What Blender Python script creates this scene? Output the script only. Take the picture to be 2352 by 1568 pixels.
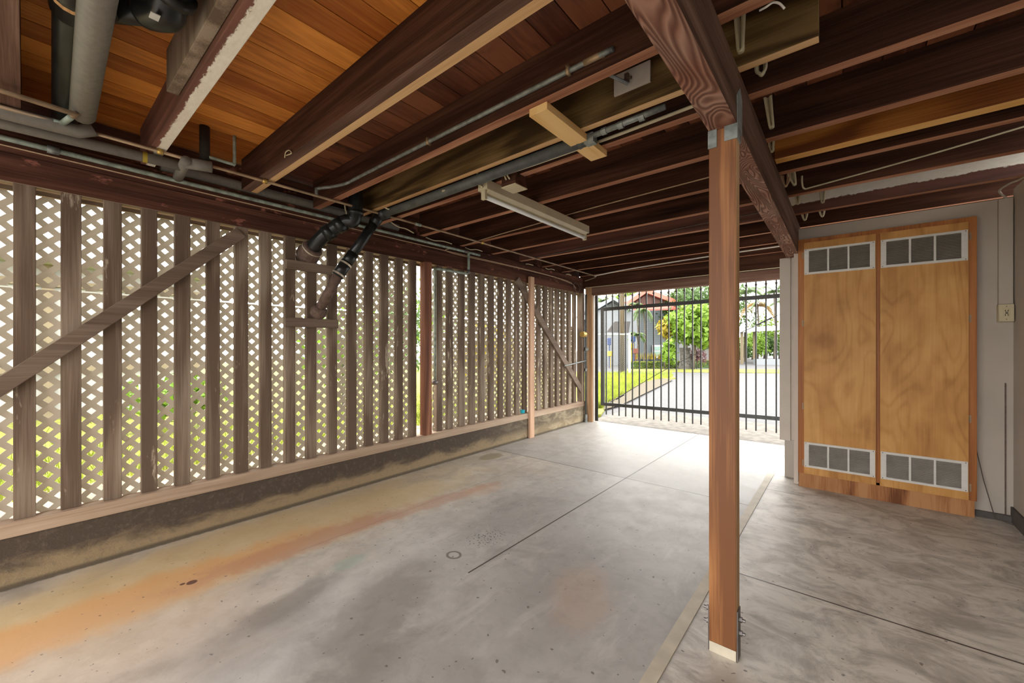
import bpy, bmesh, math, random
from mathutils import Vector, Matrix
random.seed(7)
S = bpy.context.scene
for o in list(bpy.data.objects): bpy.data.objects.remove(o)
COL = S.collection
# ------------------------------------------------------------------ camera
FPX, CX, CY, H = 927.0, 1176.0, 793.0, 1.40
YAW = math.radians(39.64); sY, cY = math.sin(YAW), math.cos(YAW)
cam_d = bpy.data.cameras.new('camera'); cam = bpy.data.objects.new('camera', cam_d); COL.objects.link(cam)
cam_d.sensor_width = 36; cam_d.lens = FPX/2352*36; cam_d.shift_y = (CY-784)/2352
cam_d.clip_start = 0.02; cam_d.clip_end = 300
cam.location = (0, 0, H); cam.rotation_euler = (math.pi/2, 0, YAW)
S.camera = cam
# ------------------------------------------------------------------ world + sun + exposure
S.view_settings.view_transform = 'Standard'; S.view_settings.look = 'None'
S.view_settings.gamma = 1; S.view_settings.use_curve_mapping = False
S.view_settings.exposure = 1.0
w = bpy.data.worlds.new('world'); S.world = w; w.use_nodes = True
nt = w.node_tree; nt.nodes.clear()
out = nt.nodes.new('ShaderNodeOutputWorld'); bg = nt.nodes.new('ShaderNodeBackground')
tc = nt.nodes.new('ShaderNodeTexCoord'); nz = nt.nodes.new('ShaderNodeTexNoise')
nz.inputs['Scale'].default_value = 2.2; nz.inputs['Detail'].default_value = 4
rp = nt.nodes.new('ShaderNodeValToRGB')
rp.color_ramp.elements[0].position = .35; rp.color_ramp.elements[0].color = (.93, .95, .97, 1)
rp.color_ramp.elements[1].position = .6; rp.color_ramp.elements[1].color = (1, .965, .91, 1)
sep = nt.nodes.new('ShaderNodeSeparateXYZ')
mr = nt.nodes.new('ShaderNodeMapRange')            # overcast sky, slightly dimmer behind the camera, shaped for the light indoors
mr.inputs['From Min'].default_value = .3; mr.inputs['From Max'].default_value = -.9
mr.inputs['To Min'].default_value = 4.0; mr.inputs['To Max'].default_value = 3.4
L = nt.links.new
L(tc.outputs['Generated'], nz.inputs['Vector']); L(nz.outputs['Fac'], rp.inputs['Fac'])
L(tc.outputs['Generated'], sep.inputs[0]); L(sep.outputs['Y'], mr.inputs['Value'])
L(rp.outputs['Color'], bg.inputs['Color']); L(mr.outputs[0], bg.inputs['Strength']); L(bg.outputs[0], out.inputs[0])
sd = bpy.data.lights.new('sun', 'SUN'); sd.energy = 0.5; sd.angle = math.radians(25); sd.color = (1, .96, .88)
sun = bpy.data.objects.new('sun', sd); COL.objects.link(sun); sun.rotation_euler = (math.radians(38), 0, math.radians(-25))

# ------------------------------------------------------------------ picture -> place helpers (surveying only)
def ray(px, py):
    u = (px-CX)/FPX; return (u*cY-sY, u*sY+cY, (CY-py)/FPX)
def PX(px, py, X): d = ray(px, py); t = X/d[0]; return Vector((X, t*d[1], H+t*d[2]))
def PY(px, py, Y): d = ray(px, py); t = Y/d[1]; return Vector((t*d[0], Y, H+t*d[2]))
def PZ(px, py, Z): d = ray(px, py); t = (Z-H)/d[2]; return Vector((t*d[0], t*d[1], Z))
def PD(px, py, f): d = ray(px, py); return Vector((f*d[0], f*d[1], H+f*d[2]))
# ------------------------------------------------------------------ material helpers
def newmat(name, rough=.7, metal=0.0, spec=.4):
    m = bpy.data.materials.new(name); m.use_nodes = True
    b = m.node_tree.nodes['Principled BSDF']
    b.inputs['Roughness'].default_value = rough; b.inputs['Metallic'].default_value = metal
    b.inputs['Specular IOR Level'].default_value = spec
    return m, m.node_tree, b
def flat(name, col, rough=.6, metal=0.0, var=.12, scale=14, bump=.0):
    m, t, b = newmat(name, rough, metal); N = t.nodes; L = t.links.new
    tc = N.new('ShaderNodeTexCoord'); n = N.new('ShaderNodeTexNoise'); n.inputs['Scale'].default_value = scale; n.inputs['Detail'].default_value = 5
    r = N.new('ShaderNodeValToRGB')
    r.color_ramp.elements[0].position = .3; r.color_ramp.elements[1].position = .7
    r.color_ramp.elements[0].color = tuple(max(0, c*(1-var)) for c in col)+(1,)
    r.color_ramp.elements[1].color = tuple(min(1, c*(1+var)) for c in col)+(1,)
    L(tc.outputs['Object'], n.inputs['Vector']); L(n.outputs['Fac'], r.inputs['Fac']); L(r.outputs['Color'], b.inputs['Base Color'])
    if bump:
        bp = N.new('ShaderNodeBump'); bp.inputs['Strength'].default_value = bump; bp.inputs['Distance'].default_value = .01
        L(n.outputs['Fac'], bp.inputs['Height']); L(bp.outputs[0], b.inputs['Normal'])
    return m
def wood(name, cols, axis, freq=10, stretch=.06, rough=.75, bump=.25, patch=None, patch_amt=.55, rings=0, rand=True, spec=.3, patch_scale=(1,1,1)):
    """grained wood: cols = 3 colours dark->light, axis = long axis of the grain"""
    m, t, b = newmat(name, rough, 0, spec); N = t.nodes; L = t.links.new
    tc = N.new('ShaderNodeTexCoord'); src = tc.outputs['Object']
    if rand:
        oi = N.new('ShaderNodeObjectInfo'); mu = N.new('ShaderNodeMath'); mu.operation = 'MULTIPLY'; mu.inputs[1].default_value = 37
        L(oi.outputs['Random'], mu.inputs[0]); ad = N.new('ShaderNodeVectorMath'); ad.operation = 'ADD'
        L(tc.outputs['Object'], ad.inputs[0]); L(mu.outputs[0], ad.inputs[1]); src = ad.outputs[0]
    def mapped(fr, st):
        mp = N.new('ShaderNodeMapping'); s = [fr]*3; s[axis] = fr*st; mp.inputs['Scale'].default_value = s
        L(src, mp.inputs['Vector']); return mp.outputs[0]
    n1 = N.new('ShaderNodeTexNoise'); n1.inputs['Scale'].default_value = 1; n1.inputs['Detail'].default_value = 5; n1.inputs['Distortion'].default_value = .6
    L(mapped(freq, stretch), n1.inputs['Vector'])
    n2 = N.new('ShaderNodeTexNoise'); n2.inputs['Scale'].default_value = 1; n2.inputs['Detail'].default_value = 3
    L(mapped(freq*14, stretch*.35), n2.inputs['Vector'])
    fac = n1.outputs['Fac']
    if rings:
        n3 = N.new('ShaderNodeTexNoise'); n3.inputs['Scale'].default_value = 1; n3.inputs['Detail'].default_value = 1.5; n3.inputs['Distortion'].default_value = .3
        L(mapped(freq*.45, .22), n3.inputs['Vector'])
        a = N.new('ShaderNodeMath'); a.operation = 'MULTIPLY'; a.inputs[1].default_value = rings; L(n3.outputs['Fac'], a.inputs[0])
        s = N.new('ShaderNodeMath'); s.operation = 'SINE'; L(a.outputs[0], s.inputs[0])
        q = N.new('ShaderNodeMath'); q.operation = 'MULTIPLY_ADD'; q.inputs[1].default_value = .22; L(s.outputs[0], q.inputs[0]); L(n1.outputs['Fac'], q.inputs[2])
        fac = q.outputs[0]
    mx = N.new('ShaderNodeMath'); mx.operation = 'MULTIPLY_ADD'; mx.inputs[1].default_value = .45; L(n2.outputs['Fac'], mx.inputs[0])
    sb = N.new('ShaderNodeMath'); sb.operation = 'SUBTRACT'; sb.inputs[1].default_value = .22; L(fac, sb.inputs[0]); L(sb.outputs[0], mx.inputs[2])
    r = N.new('ShaderNodeValToRGB'); e = r.color_ramp.elements
    e[0].position = .28; e[0].color = cols[0]+(1,); e[1].position = .72; e[1].color = cols[2]+(1,)
    k = e.new(.5); k.color = cols[1]+(1,)
    L(mx.outputs[0], r.inputs['Fac']); colout = r.outputs['Color']
    if patch:
        n4 = N.new('ShaderNodeTexNoise'); n4.inputs['Scale'].default_value = 1; n4.inputs['Detail'].default_value = 6; n4.inputs['Roughness'].default_value = .65
        mp = N.new('ShaderNodeMapping'); s = [9*patch_scale[i] for i in range(3)]; s[axis] *= .22; mp.inputs['Scale'].default_value = s; L(src, mp.inputs['Vector']); L(mp.outputs[0], n4.inputs['Vector'])
        rr = N.new('ShaderNodeValToRGB'); rr.color_ramp.elements[0].position = patch_amt; rr.color_ramp.elements[1].position = patch_amt+.05
        L(n4.outputs['Fac'], rr.inputs['Fac']); mm = N.new('ShaderNodeMixRGB'); mm.inputs[2].default_value = patch+(1,)
        L(rr.outputs['Color'], mm.inputs[0]); L(colout, mm.inputs[1]); colout = mm.outputs[0]
    L(colout, b.inputs['Base Color'])
    bp = N.new('ShaderNodeBump'); bp.inputs['Strength'].default_value = bump; bp.inputs['Distance'].default_value = .006
    L(mx.outputs[0], bp.inputs['Height']); L(bp.outputs[0], b.inputs['Normal'])
    return m
M = {}
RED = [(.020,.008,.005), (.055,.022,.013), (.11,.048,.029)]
EDGE = [(.22,.088,.048), (.37,.17,.10), (.50,.27,.17)]  # paler than RED: floor-bounced light painted into the joist undersides
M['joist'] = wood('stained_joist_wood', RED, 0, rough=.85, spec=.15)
M['edge'] = wood('lit_joist_edge_wood', EDGE, 0, freq=14, rough=.85, spec=.15)
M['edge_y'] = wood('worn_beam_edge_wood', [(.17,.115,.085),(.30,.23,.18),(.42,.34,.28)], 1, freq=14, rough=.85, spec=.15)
M['gold'] = wood('golden_joist_edge', [(.50,.22,.05),(.72,.38,.10),(.82,.52,.2)], 0, rough=.6)
M['joist_y'] = wood('stained_beam_wood', [(.030,.012,.008), (.075,.030,.019), (.14,.06,.038)], 1, rough=.8, spec=.15, patch=(.26,.10,.07), patch_amt=.60, patch_scale=(1,2.2,1))
def girder_mat():
    m, t, b = newmat('weathered_girder_wood', .8, 0, .2); N = t.nodes; L = t.links.new
    tc = N.new('ShaderNodeTexCoord'); mp = N.new('ShaderNodeMapping'); mp.inputs['Scale'].default_value = (6.5, 1.15, 1.0); L(tc.outputs['Object'], mp.inputs['Vector'])
    n = N.new('ShaderNodeTexNoise'); n.inputs['Scale'].default_value = 1; n.inputs['Detail'].default_value = 1.6; n.inputs['Distortion'].default_value = .5; L(mp.outputs[0], n.inputs['Vector'])
    a = N.new('ShaderNodeMath'); a.operation = 'MULTIPLY'; a.inputs[1].default_value = 230; L(n.outputs['Fac'], a.inputs[0])
    q = N.new('ShaderNodeMath'); q.operation = 'SINE'; L(a.outputs[0], q.inputs[0])
    r = N.new('ShaderNodeValToRGB'); e = r.color_ramp.elements; e[0].position = .0; e[0].color = (.44,.29,.235,1); e[1].position = 1; e[1].color = (.14,.072,.055,1)
    k1 = e.new(.55); k1.color = (.33,.19,.145,1)
    mm = N.new('ShaderNodeMath'); mm.operation = 'MULTIPLY_ADD'; mm.inputs[1].default_value = .42; mm.inputs[2].default_value = .42; L(q.outputs[0], mm.inputs[0]); L(mm.outputs[0], r.inputs['Fac'])
    n2 = N.new('ShaderNodeTexNoise'); n2.inputs['Scale'].default_value = 2.3; n2.inputs['Detail'].default_value = 5; L(tc.outputs['Object'], n2.inputs['Vector'])
    rr = N.new('ShaderNodeValToRGB'); rr.color_ramp.elements[0].position = .35; rr.color_ramp.elements[0].color = (.75,.50,.42,1); rr.color_ramp.elements[1].position = .65; rr.color_ramp.elements[1].color = (1.0,.98,.95,1); L(n2.outputs['Fac'], rr.inputs['Fac'])
    x = N.new('ShaderNodeMixRGB'); x.blend_type = 'MULTIPLY'; x.inputs[0].default_value = 1; L(r.outputs['Color'], x.inputs[1]); L(rr.outputs['Color'], x.inputs[2]); L(x.outputs[0], b.inputs['Base Color'])
    bp = N.new('ShaderNodeBump'); bp.inputs['Strength'].default_value = .7; bp.inputs['Distance'].default_value = .006; bp.invert = True; L(q.outputs[0], bp.inputs['Height']); L(bp.outputs[0], b.inputs['Normal']); return m
M['girder'] = girder_mat()
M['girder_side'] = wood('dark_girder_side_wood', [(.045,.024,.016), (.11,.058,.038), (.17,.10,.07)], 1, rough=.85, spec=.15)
M['oldyellow'] = wood('aged_fir_wood', [(.055,.030,.010), (.13,.076,.026), (.22,.14,.055)], 0, freq=9, rings=22, rough=.75)
M['orange'] = wood('orange_fir_wood', [(.16,.045,.008), (.34,.115,.018), (.50,.20,.045)], 0, freq=8, rings=20, rough=.6)
M['tan'] = wood('pale_fir_edge', [(.42,.23,.10), (.60,.36,.17), (.72,.48,.25)], 0, rough=.7)
M['plank'] = wood('yellow_pine_wood', [(.50,.25,.07), (.72,.42,.15), (.82,.55,.24)], 1, freq=10, rings=14, rough=.6)
M['stud'] = wood('weathered_stud_wood', [(.13,.09,.063), (.22,.165,.12), (.32,.26,.20)], 2, freq=10, rings=8, rough=.85, patch=(.40,.33,.25), patch_amt=.62)
M['studx'] = wood('weathered_brace_wood', [(.10,.066,.047), (.16,.115,.085), (.24,.18,.135)], 1, freq=9, rough=.85)
M['plate'] = wood('sill_wood', [(.24,.16,.11), (.37,.27,.19), (.50,.38,.28)], 1, freq=8, rough=.8)
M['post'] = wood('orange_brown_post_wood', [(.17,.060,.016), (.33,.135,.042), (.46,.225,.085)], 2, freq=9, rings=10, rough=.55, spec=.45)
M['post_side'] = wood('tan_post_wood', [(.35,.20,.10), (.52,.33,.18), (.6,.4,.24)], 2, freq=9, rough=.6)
M['redpost'] = wood('red_brown_post_wood', [(.10,.035,.018), (.24,.095,.05), (.38,.18,.10)], 2, freq=9, rough=.7)
M['cornerpost'] = wood('light_brown_post_wood', [(.26,.13,.06), (.46,.27,.14), (.60,.40,.24)], 2, freq=9, rough=.7)
M['brace_tan'] = wood('pinkish_pine_wood', [(.40,.22,.13), (.58,.36,.23), (.68,.46,.32)], 2, freq=9, rough=.7)
M['cabinet'] = wood('cabinet_frame_wood', [(.22,.065,.010), (.38,.125,.020), (.5,.19,.04)], 2, freq=7, rough=.5, spec=.4)
M['kick'] = wood('toe_kick_plywood', [(.16,.055,.018), (.36,.15,.055), (.48,.24,.10)], 2, freq=8, stretch=.15, rings=16, rough=.7)
def ply_mat():
    m, t, b = newmat('door_plywood', .5, 0, .35); N = t.nodes; L = t.links.new
    tc = N.new('ShaderNodeTexCoord'); oi = N.new('ShaderNodeObjectInfo'); mu = N.new('ShaderNodeMath'); mu.operation = 'MULTIPLY'; mu.inputs[1].default_value = 23; L(oi.outputs['Random'], mu.inputs[0])
    ad = N.new('ShaderNodeVectorMath'); ad.operation = 'ADD'; L(tc.outputs['Object'], ad.inputs[0]); L(mu.outputs[0], ad.inputs[1])
    def nz(sc, scale, det, dist):
        mp = N.new('ShaderNodeMapping'); mp.inputs['Scale'].default_value = scale; L(ad.outputs[0], mp.inputs['Vector'])
        n = N.new('ShaderNodeTexNoise'); n.inputs['Scale'].default_value = sc; n.inputs['Detail'].default_value = det; n.inputs['Distortion'].default_value = dist; L(mp.outputs[0], n.inputs['Vector']); return n.outputs['Fac']
    def M_(op, a, b2, c=None):
        n = N.new('ShaderNodeMath'); n.operation = op
        for i_, v in enumerate((a, b2, c)):
            if v is None: continue
            if isinstance(v, (int, float)): n.inputs[i_].default_value = v
            else: L(v, n.inputs[i_])
        return n.outputs[0]
    low = nz(1.0, (2.6, 1, .75), 1.5, .6)
    ring = M_('POWER', M_('ABSOLUTE', M_('SINE', M_('MULTIPLY', low, 34.0), 0), 0), 6.0)
    fine = nz(1.0, (70, 1, 2.0), 3, .2); mott = nz(1.0, (5, 1, 3), 5, .4)
    f = M_('ADD', M_('MULTIPLY', mott, .6), M_('ADD', M_('MULTIPLY', fine, .22), M_('MULTIPLY', low, .35)))
    f = M_('SUBTRACT', f, M_('MULTIPLY', ring, .09))
    r = N.new('ShaderNodeValToRGB'); e = r.color_ramp.elements; e[0].position = .35; e[0].color = (.36,.15,.030,1); e[1].position = .78; e[1].color = (.68,.37,.115,1)
    k1 = e.new(.58); k1.color = (.56,.27,.068,1); L(f, r.inputs['Fac']); L(r.outputs['Color'], b.inputs['Base Color']); return m
M['ply'] = ply_mat(); M['louver'] = flat('grey_vent_louvres', (.34,.31,.27), .5, var=.15, scale=12)
M['edge2'] = wood('dim_lit_joist_edge_wood', [(.07,.036,.026),(.13,.072,.052),(.20,.12,.09)], 0, freq=14, rough=.85, spec=.15)  # darker underside variant, bounced light still painted into its colour
M['header'] = wood('header_beam_wood', [(.10,.048,.034),(.19,.105,.078),(.28,.18,.14)], 0, freq=8, rough=.85, spec=.2)
M['whitewall'] = flat('white_painted_wall', (.46,.40,.335), .7, var=.06, scale=3)
M['whitepaint'] = flat('cream_painted_wood', (.62,.54,.46), .6, var=.05, scale=5)
M['darkbase'] = flat('dark_grey_base', (.10,.085,.075), .8, var=.2)
M['vent'] = flat('white_vent_paint', (.66,.63,.58), .4, var=.06, scale=20)
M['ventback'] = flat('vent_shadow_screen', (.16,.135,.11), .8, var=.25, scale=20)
M['steel'] = flat('dark_gate_steel', (.055,.055,.052), .45, .3, var=.25, scale=30)
M['galv'] = flat('galvanised_steel', (.24,.26,.25), .55, .5, var=.35, scale=25)
M['bolt'] = flat('dull_bolt_steel', (.20,.18,.17), .5, .7, var=.25)
M['copper'] = flat('aged_copper', (.34,.24,.15), .5, .35, var=.35, scale=9)
M['verdigris'] = flat('green_tarnished_pipe', (.30,.36,.31), .65, .2, var=.4, scale=22)
M['brass'] = flat('brass_metal', (.62,.42,.12), .4, .7)
M['insul'] = flat('grey_foam_insulation', (.19,.175,.15), .9, var=.1, scale=40)
M['abs'] = flat('black_plastic_pipe', (.014,.015,.015), .3, var=.45, scale=14)
M['abs_grey'] = flat('grey_plastic_pipe', (.085,.09,.085), .5, var=.25, scale=14)
M['rust'] = flat('rusty_cast_iron', (.13,.085,.065), .8, var=.35, scale=30, bump=.4)
M['clamp'] = flat('bright_clamp_band', (.62,.56,.46), .4, .7)
M['cable'] = flat('cream_cable_jacket', (.60,.53,.36), .55, var=.1)
M['wire'] = flat('tan_thin_wire', (.50,.34,.22), .6, var=.15)
M['dkwire'] = flat('dark_thin_wire', (.10,.08,.07), .6, var=.2)
M['fixture'] = flat('cream_lamp_housing', (.55,.48,.33), .5, var=.07, scale=8)
M['tube'] = flat('frosted_lamp_tube', (.85,.87,.86), .25, var=.02)
M['outlet'] = flat('ivory_outlet_plate', (.55,.47,.30), .5, var=.05)
M['black'] = flat('black_hole', (.02,.016,.012), .8)
M['greyplate'] = flat('pale_grey_plate', (.55,.50,.44), .7, var=.1, scale=10)
M['bluecup'] = flat('turquoise_plastic', (.02,.45,.60), .4)
M['creamtrim'] = flat('cream_painted_strip', (.56,.50,.39), .6, var=.14, scale=9)
# lattice: thin white vinyl, lets a little daylight through
m, t, b = newmat('thin_vinyl_lattice', .55); b.inputs['Base Color'].default_value = (.56,.52,.455,1)
tr = t.nodes.new('ShaderNodeBsdfTranslucent'); tr.inputs['Color'].default_value = (.66,.61,.53,1); mxs = t.nodes.new('ShaderNodeMixShader'); mxs.inputs[0].default_value = .36
t.links.new(b.outputs[0], mxs.inputs[1]); t.links.new(tr.outputs[0], mxs.inputs[2]); t.links.new(mxs.outputs[0], t.nodes['Material Output'].inputs[0]); M['lattice'] = m

# ------------------------------------------------------------------ node math kit for stains
class K:
    def __init__(s, t): s.t = t; s.N = t.nodes; s.L = t.links.new
    def set(s, sock, v):
        if hasattr(v, 'is_output') or hasattr(v, 'links'): s.L(v, sock)
        else: sock.default_value = v
    def m(s, op, a, b=None, c=None, clamp=False):
        n = s.N.new('ShaderNodeMath'); n.operation = op; n.use_clamp = clamp
        s.set(n.inputs[0], a)
        if b is not None: s.set(n.inputs[1], b)
        if c is not None: s.set(n.inputs[2], c)
        return n.outputs[0]
    def noise(s, vec, sc, det=4, rough=.5, dist=0.0, scale=(1,1,1), loc=(0,0,0)):
        mp = s.N.new('ShaderNodeMapping'); mp.inputs['Scale'].default_value = scale; mp.inputs['Location'].default_value = loc; s.L(vec, mp.inputs['Vector'])
        n = s.N.new('ShaderNodeTexNoise'); n.inputs['Scale'].default_value = sc; n.inputs['Detail'].default_value = det
        n.inputs['Roughness'].default_value = rough; n.inputs['Distortion'].default_value = dist; s.L(mp.outputs[0], n.inputs['Vector']); return n.outputs['Fac']
    def ramp(s, fac, a, b):   # smooth 0..1
        n = s.N.new('ShaderNodeMapRange'); n.interpolation_type = 'SMOOTHSTEP'
        n.inputs['From Min'].default_value = a; n.inputs['From Max'].default_value = b; s.L(fac, n.inputs['Value']); return n.outputs[0]
    def mix(s, fac, a, b):
        n = s.N.new('ShaderNodeMixRGB'); s.set(n.inputs[0], fac)
        for i, v in ((1, a), (2, b)):
            if isinstance(v, tuple): n.inputs[i].default_value = v+(1,)
            else: s.L(v, n.inputs[i])
        return n.outputs[0]
    def sep(s, vec):
        n = s.N.new('ShaderNodeSeparateXYZ'); s.L(vec, n.inputs[0]); return n.outputs
    def blob(s, x, y, cx, cy, rx, ry, nz, ang=0, soft=.6, amp=1.2):
        """mask of a noise-edged ellipse"""
        dx = s.m('SUBTRACT', x, cx); dy = s.m('SUBTRACT', y, cy)
        if ang:
            ca, sa = math.cos(ang), math.sin(ang)
            dx, dy = s.m('ADD', s.m('MULTIPLY', dx, ca), s.m('MULTIPLY', dy, sa)), s.m('SUBTRACT', s.m('MULTIPLY', dy, ca), s.m('MULTIPLY', dx, sa))
        d = s.m('SQRT', s.m('ADD', s.m('POWER', s.m('ABSOLUTE', s.m('DIVIDE', dx, rx)), 2.0), s.m('POWER', s.m('ABSOLUTE', s.m('DIVIDE', dy, ry)), 2.0)))
        d = s.m('ADD', d, s.m('MULTIPLY', s.m('SUBTRACT', nz, .5), amp))
        return s.ramp(d, 1+soft*.5, 1-soft*.5)
# floor concrete
m, t, b = newmat('stained_concrete_floor', .42, 0, .35); k = K(t)
tc = k.N.new('ShaderNodeTexCoord'); V = tc.outputs['Object']; x, y, z = k.sep(V)
nl = k.noise(V, .9, 5, .55, .4); nm = k.noise(V, 2.6, 6, .6, .6, (1,.6,1)); nf = k.noise(V, 60, 3); nb = k.noise(V, 5, 6, .62, .4); nsp = k.noise(V, 26, 2)
ng = k.noise(V, 11, 8, .68, .5); nw = k.m('ADD', k.m('MULTIPLY', nb, .6), k.m('MULTIPLY', ng, .4))
warm = k.ramp(k.m('ADD', x, k.m('MULTIPLY', nm, 1.2)), -1.5, -2.3)
c = k.mix(k.ramp(nl, .32, .68), (.40,.385,.365), (.53,.515,.49))
c = k.mix(k.m('MULTIPLY', warm, .8), c, k.mix(k.ramp(nb, .35, .65), (.44,.385,.31), (.57,.52,.43)))
c = k.mix(k.m('MULTIPLY', k.ramp(ng, .42, .70), .35), c, (.27,.25,.225))
c = k.mix(k.m('MULTIPLY', k.ramp(k.noise(V, 7, 7, .7, .6, (1,.35,1)), .50, .72), .40), c, (.66,.64,.60))
c = k.mix(k.m('MULTIPLY', k.ramp(nm, .52, .72), .55), c, (.25,.225,.20))
c = k.mix(k.m('MULTIPLY', k.ramp(nb, .50, .75), .35), c, (.60,.57,.53))
# bands of rust near the kerb
yel = k.blob(x, y, -3.25, .9, .40, 2.3, nm, .02, .9, 1.3)
c = k.mix(k.m('MULTIPLY', yel, .65), c, (.56,.40,.17))
c = k.mix(k.m('MULTIPLY', k.blob(x, y, -3.02, .30, .20, 1.1, nw, .05, .9, 2.0), .75), c, (.60,.31,.11))
c = k.mix(k.m('MULTIPLY', k.blob(x, y, -2.95, 1.35, .13, .75, nw, -.03, .8, 2.2), .65), c, (.42,.21,.12))
c = k.mix(k.m('MULTIPLY', k.blob(x, y, -2.84, 2.25, .09, .75, nw, -.10, .7, 2.0), .6), c, (.46,.26,.17))
c = k.mix(k.m('MULTIPLY', k.blob(x, y, -2.72, 2.85, .12, .22, nw, 0, .8, 1.2), .35), c, (.50,.27,.15))
c = k.mix(k.m('MULTIPLY', k.blob(x, y, -2.6, .1, .5, .8, nm, 0, 1.0, 1.1), .35), c, (.50,.33,.19))
# dark damp patches
for (cx, cy, rx, ry, an, am) in ((-1.85,1.15,.22,.55,.5,.55), (-2.35,.95,.10,.3,.3,.5), (-1.4,1.0,.35,.3,0,.35), (-2.2,.75,.2,.3,.4,.35), (-1.25,2.2,.3,.5,0,.22), (-2.1,2.6,.25,.5,0,.25), (-2.9,3.2,.2,.4,0,.2)):
    c = k.mix(k.m('MULTIPLY', k.blob(x, y, cx, cy, rx, ry, nw, an, .9, 2.2), am), c, (.17,.145,.125))
c = k.mix(k.m('MULTIPLY', k.blob(x, y, -1.15, 2.0, .16, .3, nw, .4, .7, 1.6), .4), c, (.50,.33,.22))
c = k.mix(k.m('MULTIPLY', k.blob(x, y, -3.45, 3.75, .11, .18, nsp, 0, .25, .3), .6), c, (.22,.18,.09))
c = k.mix(k.m('MULTIPLY', k.blob(x, y, -2.47, 1.33, .06, .12, nb, 0, .8, .9), .35), c, (.25,.42,.33))
for (cx, cy, r) in ((-2.98,.63,.024), (-3.0,.59,.012), (-1.43,.87,.012), (-1.45,.86,.008)):
    c = k.mix(k.blob(x, y, cx, cy, r, r*1.1, nsp, 0, .3, .2), c, (.12,.05,.03))
# right slab is dirtier and browner
ri = k.ramp(x, -.62, -.58)
cr = k.mix(k.ramp(k.noise(V, 4.5, 9, .72, .8, (.8,1.1,1)), .34, .62), (.40,.365,.32), (.72,.68,.61))
cr = k.mix(k.m('MULTIPLY', k.ramp(k.noise(V, 13, 7, .72, .3, (.7,1.2,1)), .52, .74), .55), cr, (.20,.17,.145))
cr = k.mix(k.m('MULTIPLY', k.blob(x, y, -.15, 1.75, .35, .22, nb, 0, .7, 1.1), .5), cr, (.20,.14,.10))
c = k.mix(ri, c, cr)
# pale new slab beyond the cross joint
far = k.m('MULTIPLY', k.ramp(y, 4.03, 4.06), k.m('SUBTRACT', 1.0, ri))
c = k.mix(k.m('MULTIPLY', far, .75), c, k.mix(k.ramp(nb, .35, .65), (.37,.355,.33), (.46,.445,.42)))
# specks
c = k.mix(k.m('MULTIPLY', k.ramp(k.noise(V, 34, 1), .735, .75), .7), c, (.10,.085,.075))
c = k.mix(k.m('MULTIPLY', k.m('MULTIPLY', k.ramp(k.noise(V, 60, 1), .62, .64), k.blob(x, y, -2.02, 2.15, .12, .16, nb, 0, .7, .8)), .9), c, (.06,.055,.05))
ring = k.m('SUBTRACT', k.blob(x, y, -2.02, 1.83, .055, .05, nb, 0, .25, .5), k.blob(x, y, -2.02, 1.83, .038, .033, nb, 0, .25, .5), clamp=True)
c = k.mix(k.m('MULTIPLY', ring, .8), c, (.10,.09,.07))
# saw cuts
def line_x(x0, y0, y1, wd): return k.m('MULTIPLY', k.m('MULTIPLY', k.m('LESS_THAN', k.m('ABSOLUTE', k.m('SUBTRACT', x, x0)), wd), k.m('GREATER_THAN', y, y0)), k.m('LESS_THAN', y, y1))
def line_y(y0, x0, x1, wd): return k.m('MULTIPLY', k.m('MULTIPLY', k.m('LESS_THAN', k.m('ABSOLUTE', k.m('SUBTRACT', y, y0)), wd), k.m('GREATER_THAN', x, x0)), k.m('LESS_THAN', x, x1))
for ln, am in ((line_x(-1.793, 1.742, 7, .006), .95), (line_y(4.045, -3.7, -.66, .007), .8), (line_y(2.80, -.6, 1.1, .006), .95), (line_y(2.87, -.6, 1.1, .002), .35), (line_y(2.73, -.6, 1.1, .002), .3), (line_x(-2.87, 1.2, 6.8, .0025), .4), (line_y(4.62, -.6, -.3, .006), .8)):
    c = k.mix(k.m('MULTIPLY', ln, am), c, (.055,.035,.028))
# darker strip along the foot of the kerb
c = k.mix(k.m('MULTIPLY', k.ramp(k.m('ADD', x, k.m('MULTIPLY', nsp, .03)), -3.665, -3.69), .8), c, (.09,.075,.06))
k.L(c, b.inputs['Base Color'])
k.L(k.m('MULTIPLY_ADD', nb, .35, .30), b.inputs['Roughness'])
bp = k.N.new('ShaderNodeBump'); bp.inputs['Strength'].default_value = .12; bp.inputs['Distance'].default_value = .004; k.L(nf, bp.inputs['Height']); k.L(bp.outputs[0], b.inputs['Normal'])
M['floor'] = m
# kerb concrete: dark algae on top, tan below
m, t, b = newmat('mouldy_kerb_concrete', .9, 0, .2); k = K(t)
tc = k.N.new('ShaderNodeTexCoord'); V = tc.outputs['Object']; x, y, z = k.sep(V)
nb = k.noise(V, 3.5, 6, .65, .5, (1,1,2.5)); nf = k.noise(V, 30, 5, .7)
hgt = k.m('ADD', z, k.m('MULTIPLY', k.m('SUBTRACT', nb, .5), .26))
c = k.mix(k.ramp(hgt, .06, .17), (.30,.225,.135), (.085,.065,.05))
c = k.mix(k.m('MULTIPLY', k.ramp(nf, .48, .72), .5), c, (.17,.14,.11))
c = k.mix(k.m('MULTIPLY', k.ramp(k.m('MULTIPLY', y, 1.0), 3.5, 6.0), .55), c, k.mix(k.ramp(nb, .4, .6), (.22,.18,.12), (.50,.42,.28)))
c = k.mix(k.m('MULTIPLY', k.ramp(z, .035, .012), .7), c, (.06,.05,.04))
k.L(c, b.inputs['Base Color']); bp = k.N.new('ShaderNodeBump'); bp.inputs['Strength'].default_value = .7; bp.inputs['Distance'].default_value = .012
k.L(nf, bp.inputs['Height']); k.L(bp.outputs[0], b.inputs['Normal']); M['kerb'] = m
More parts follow.
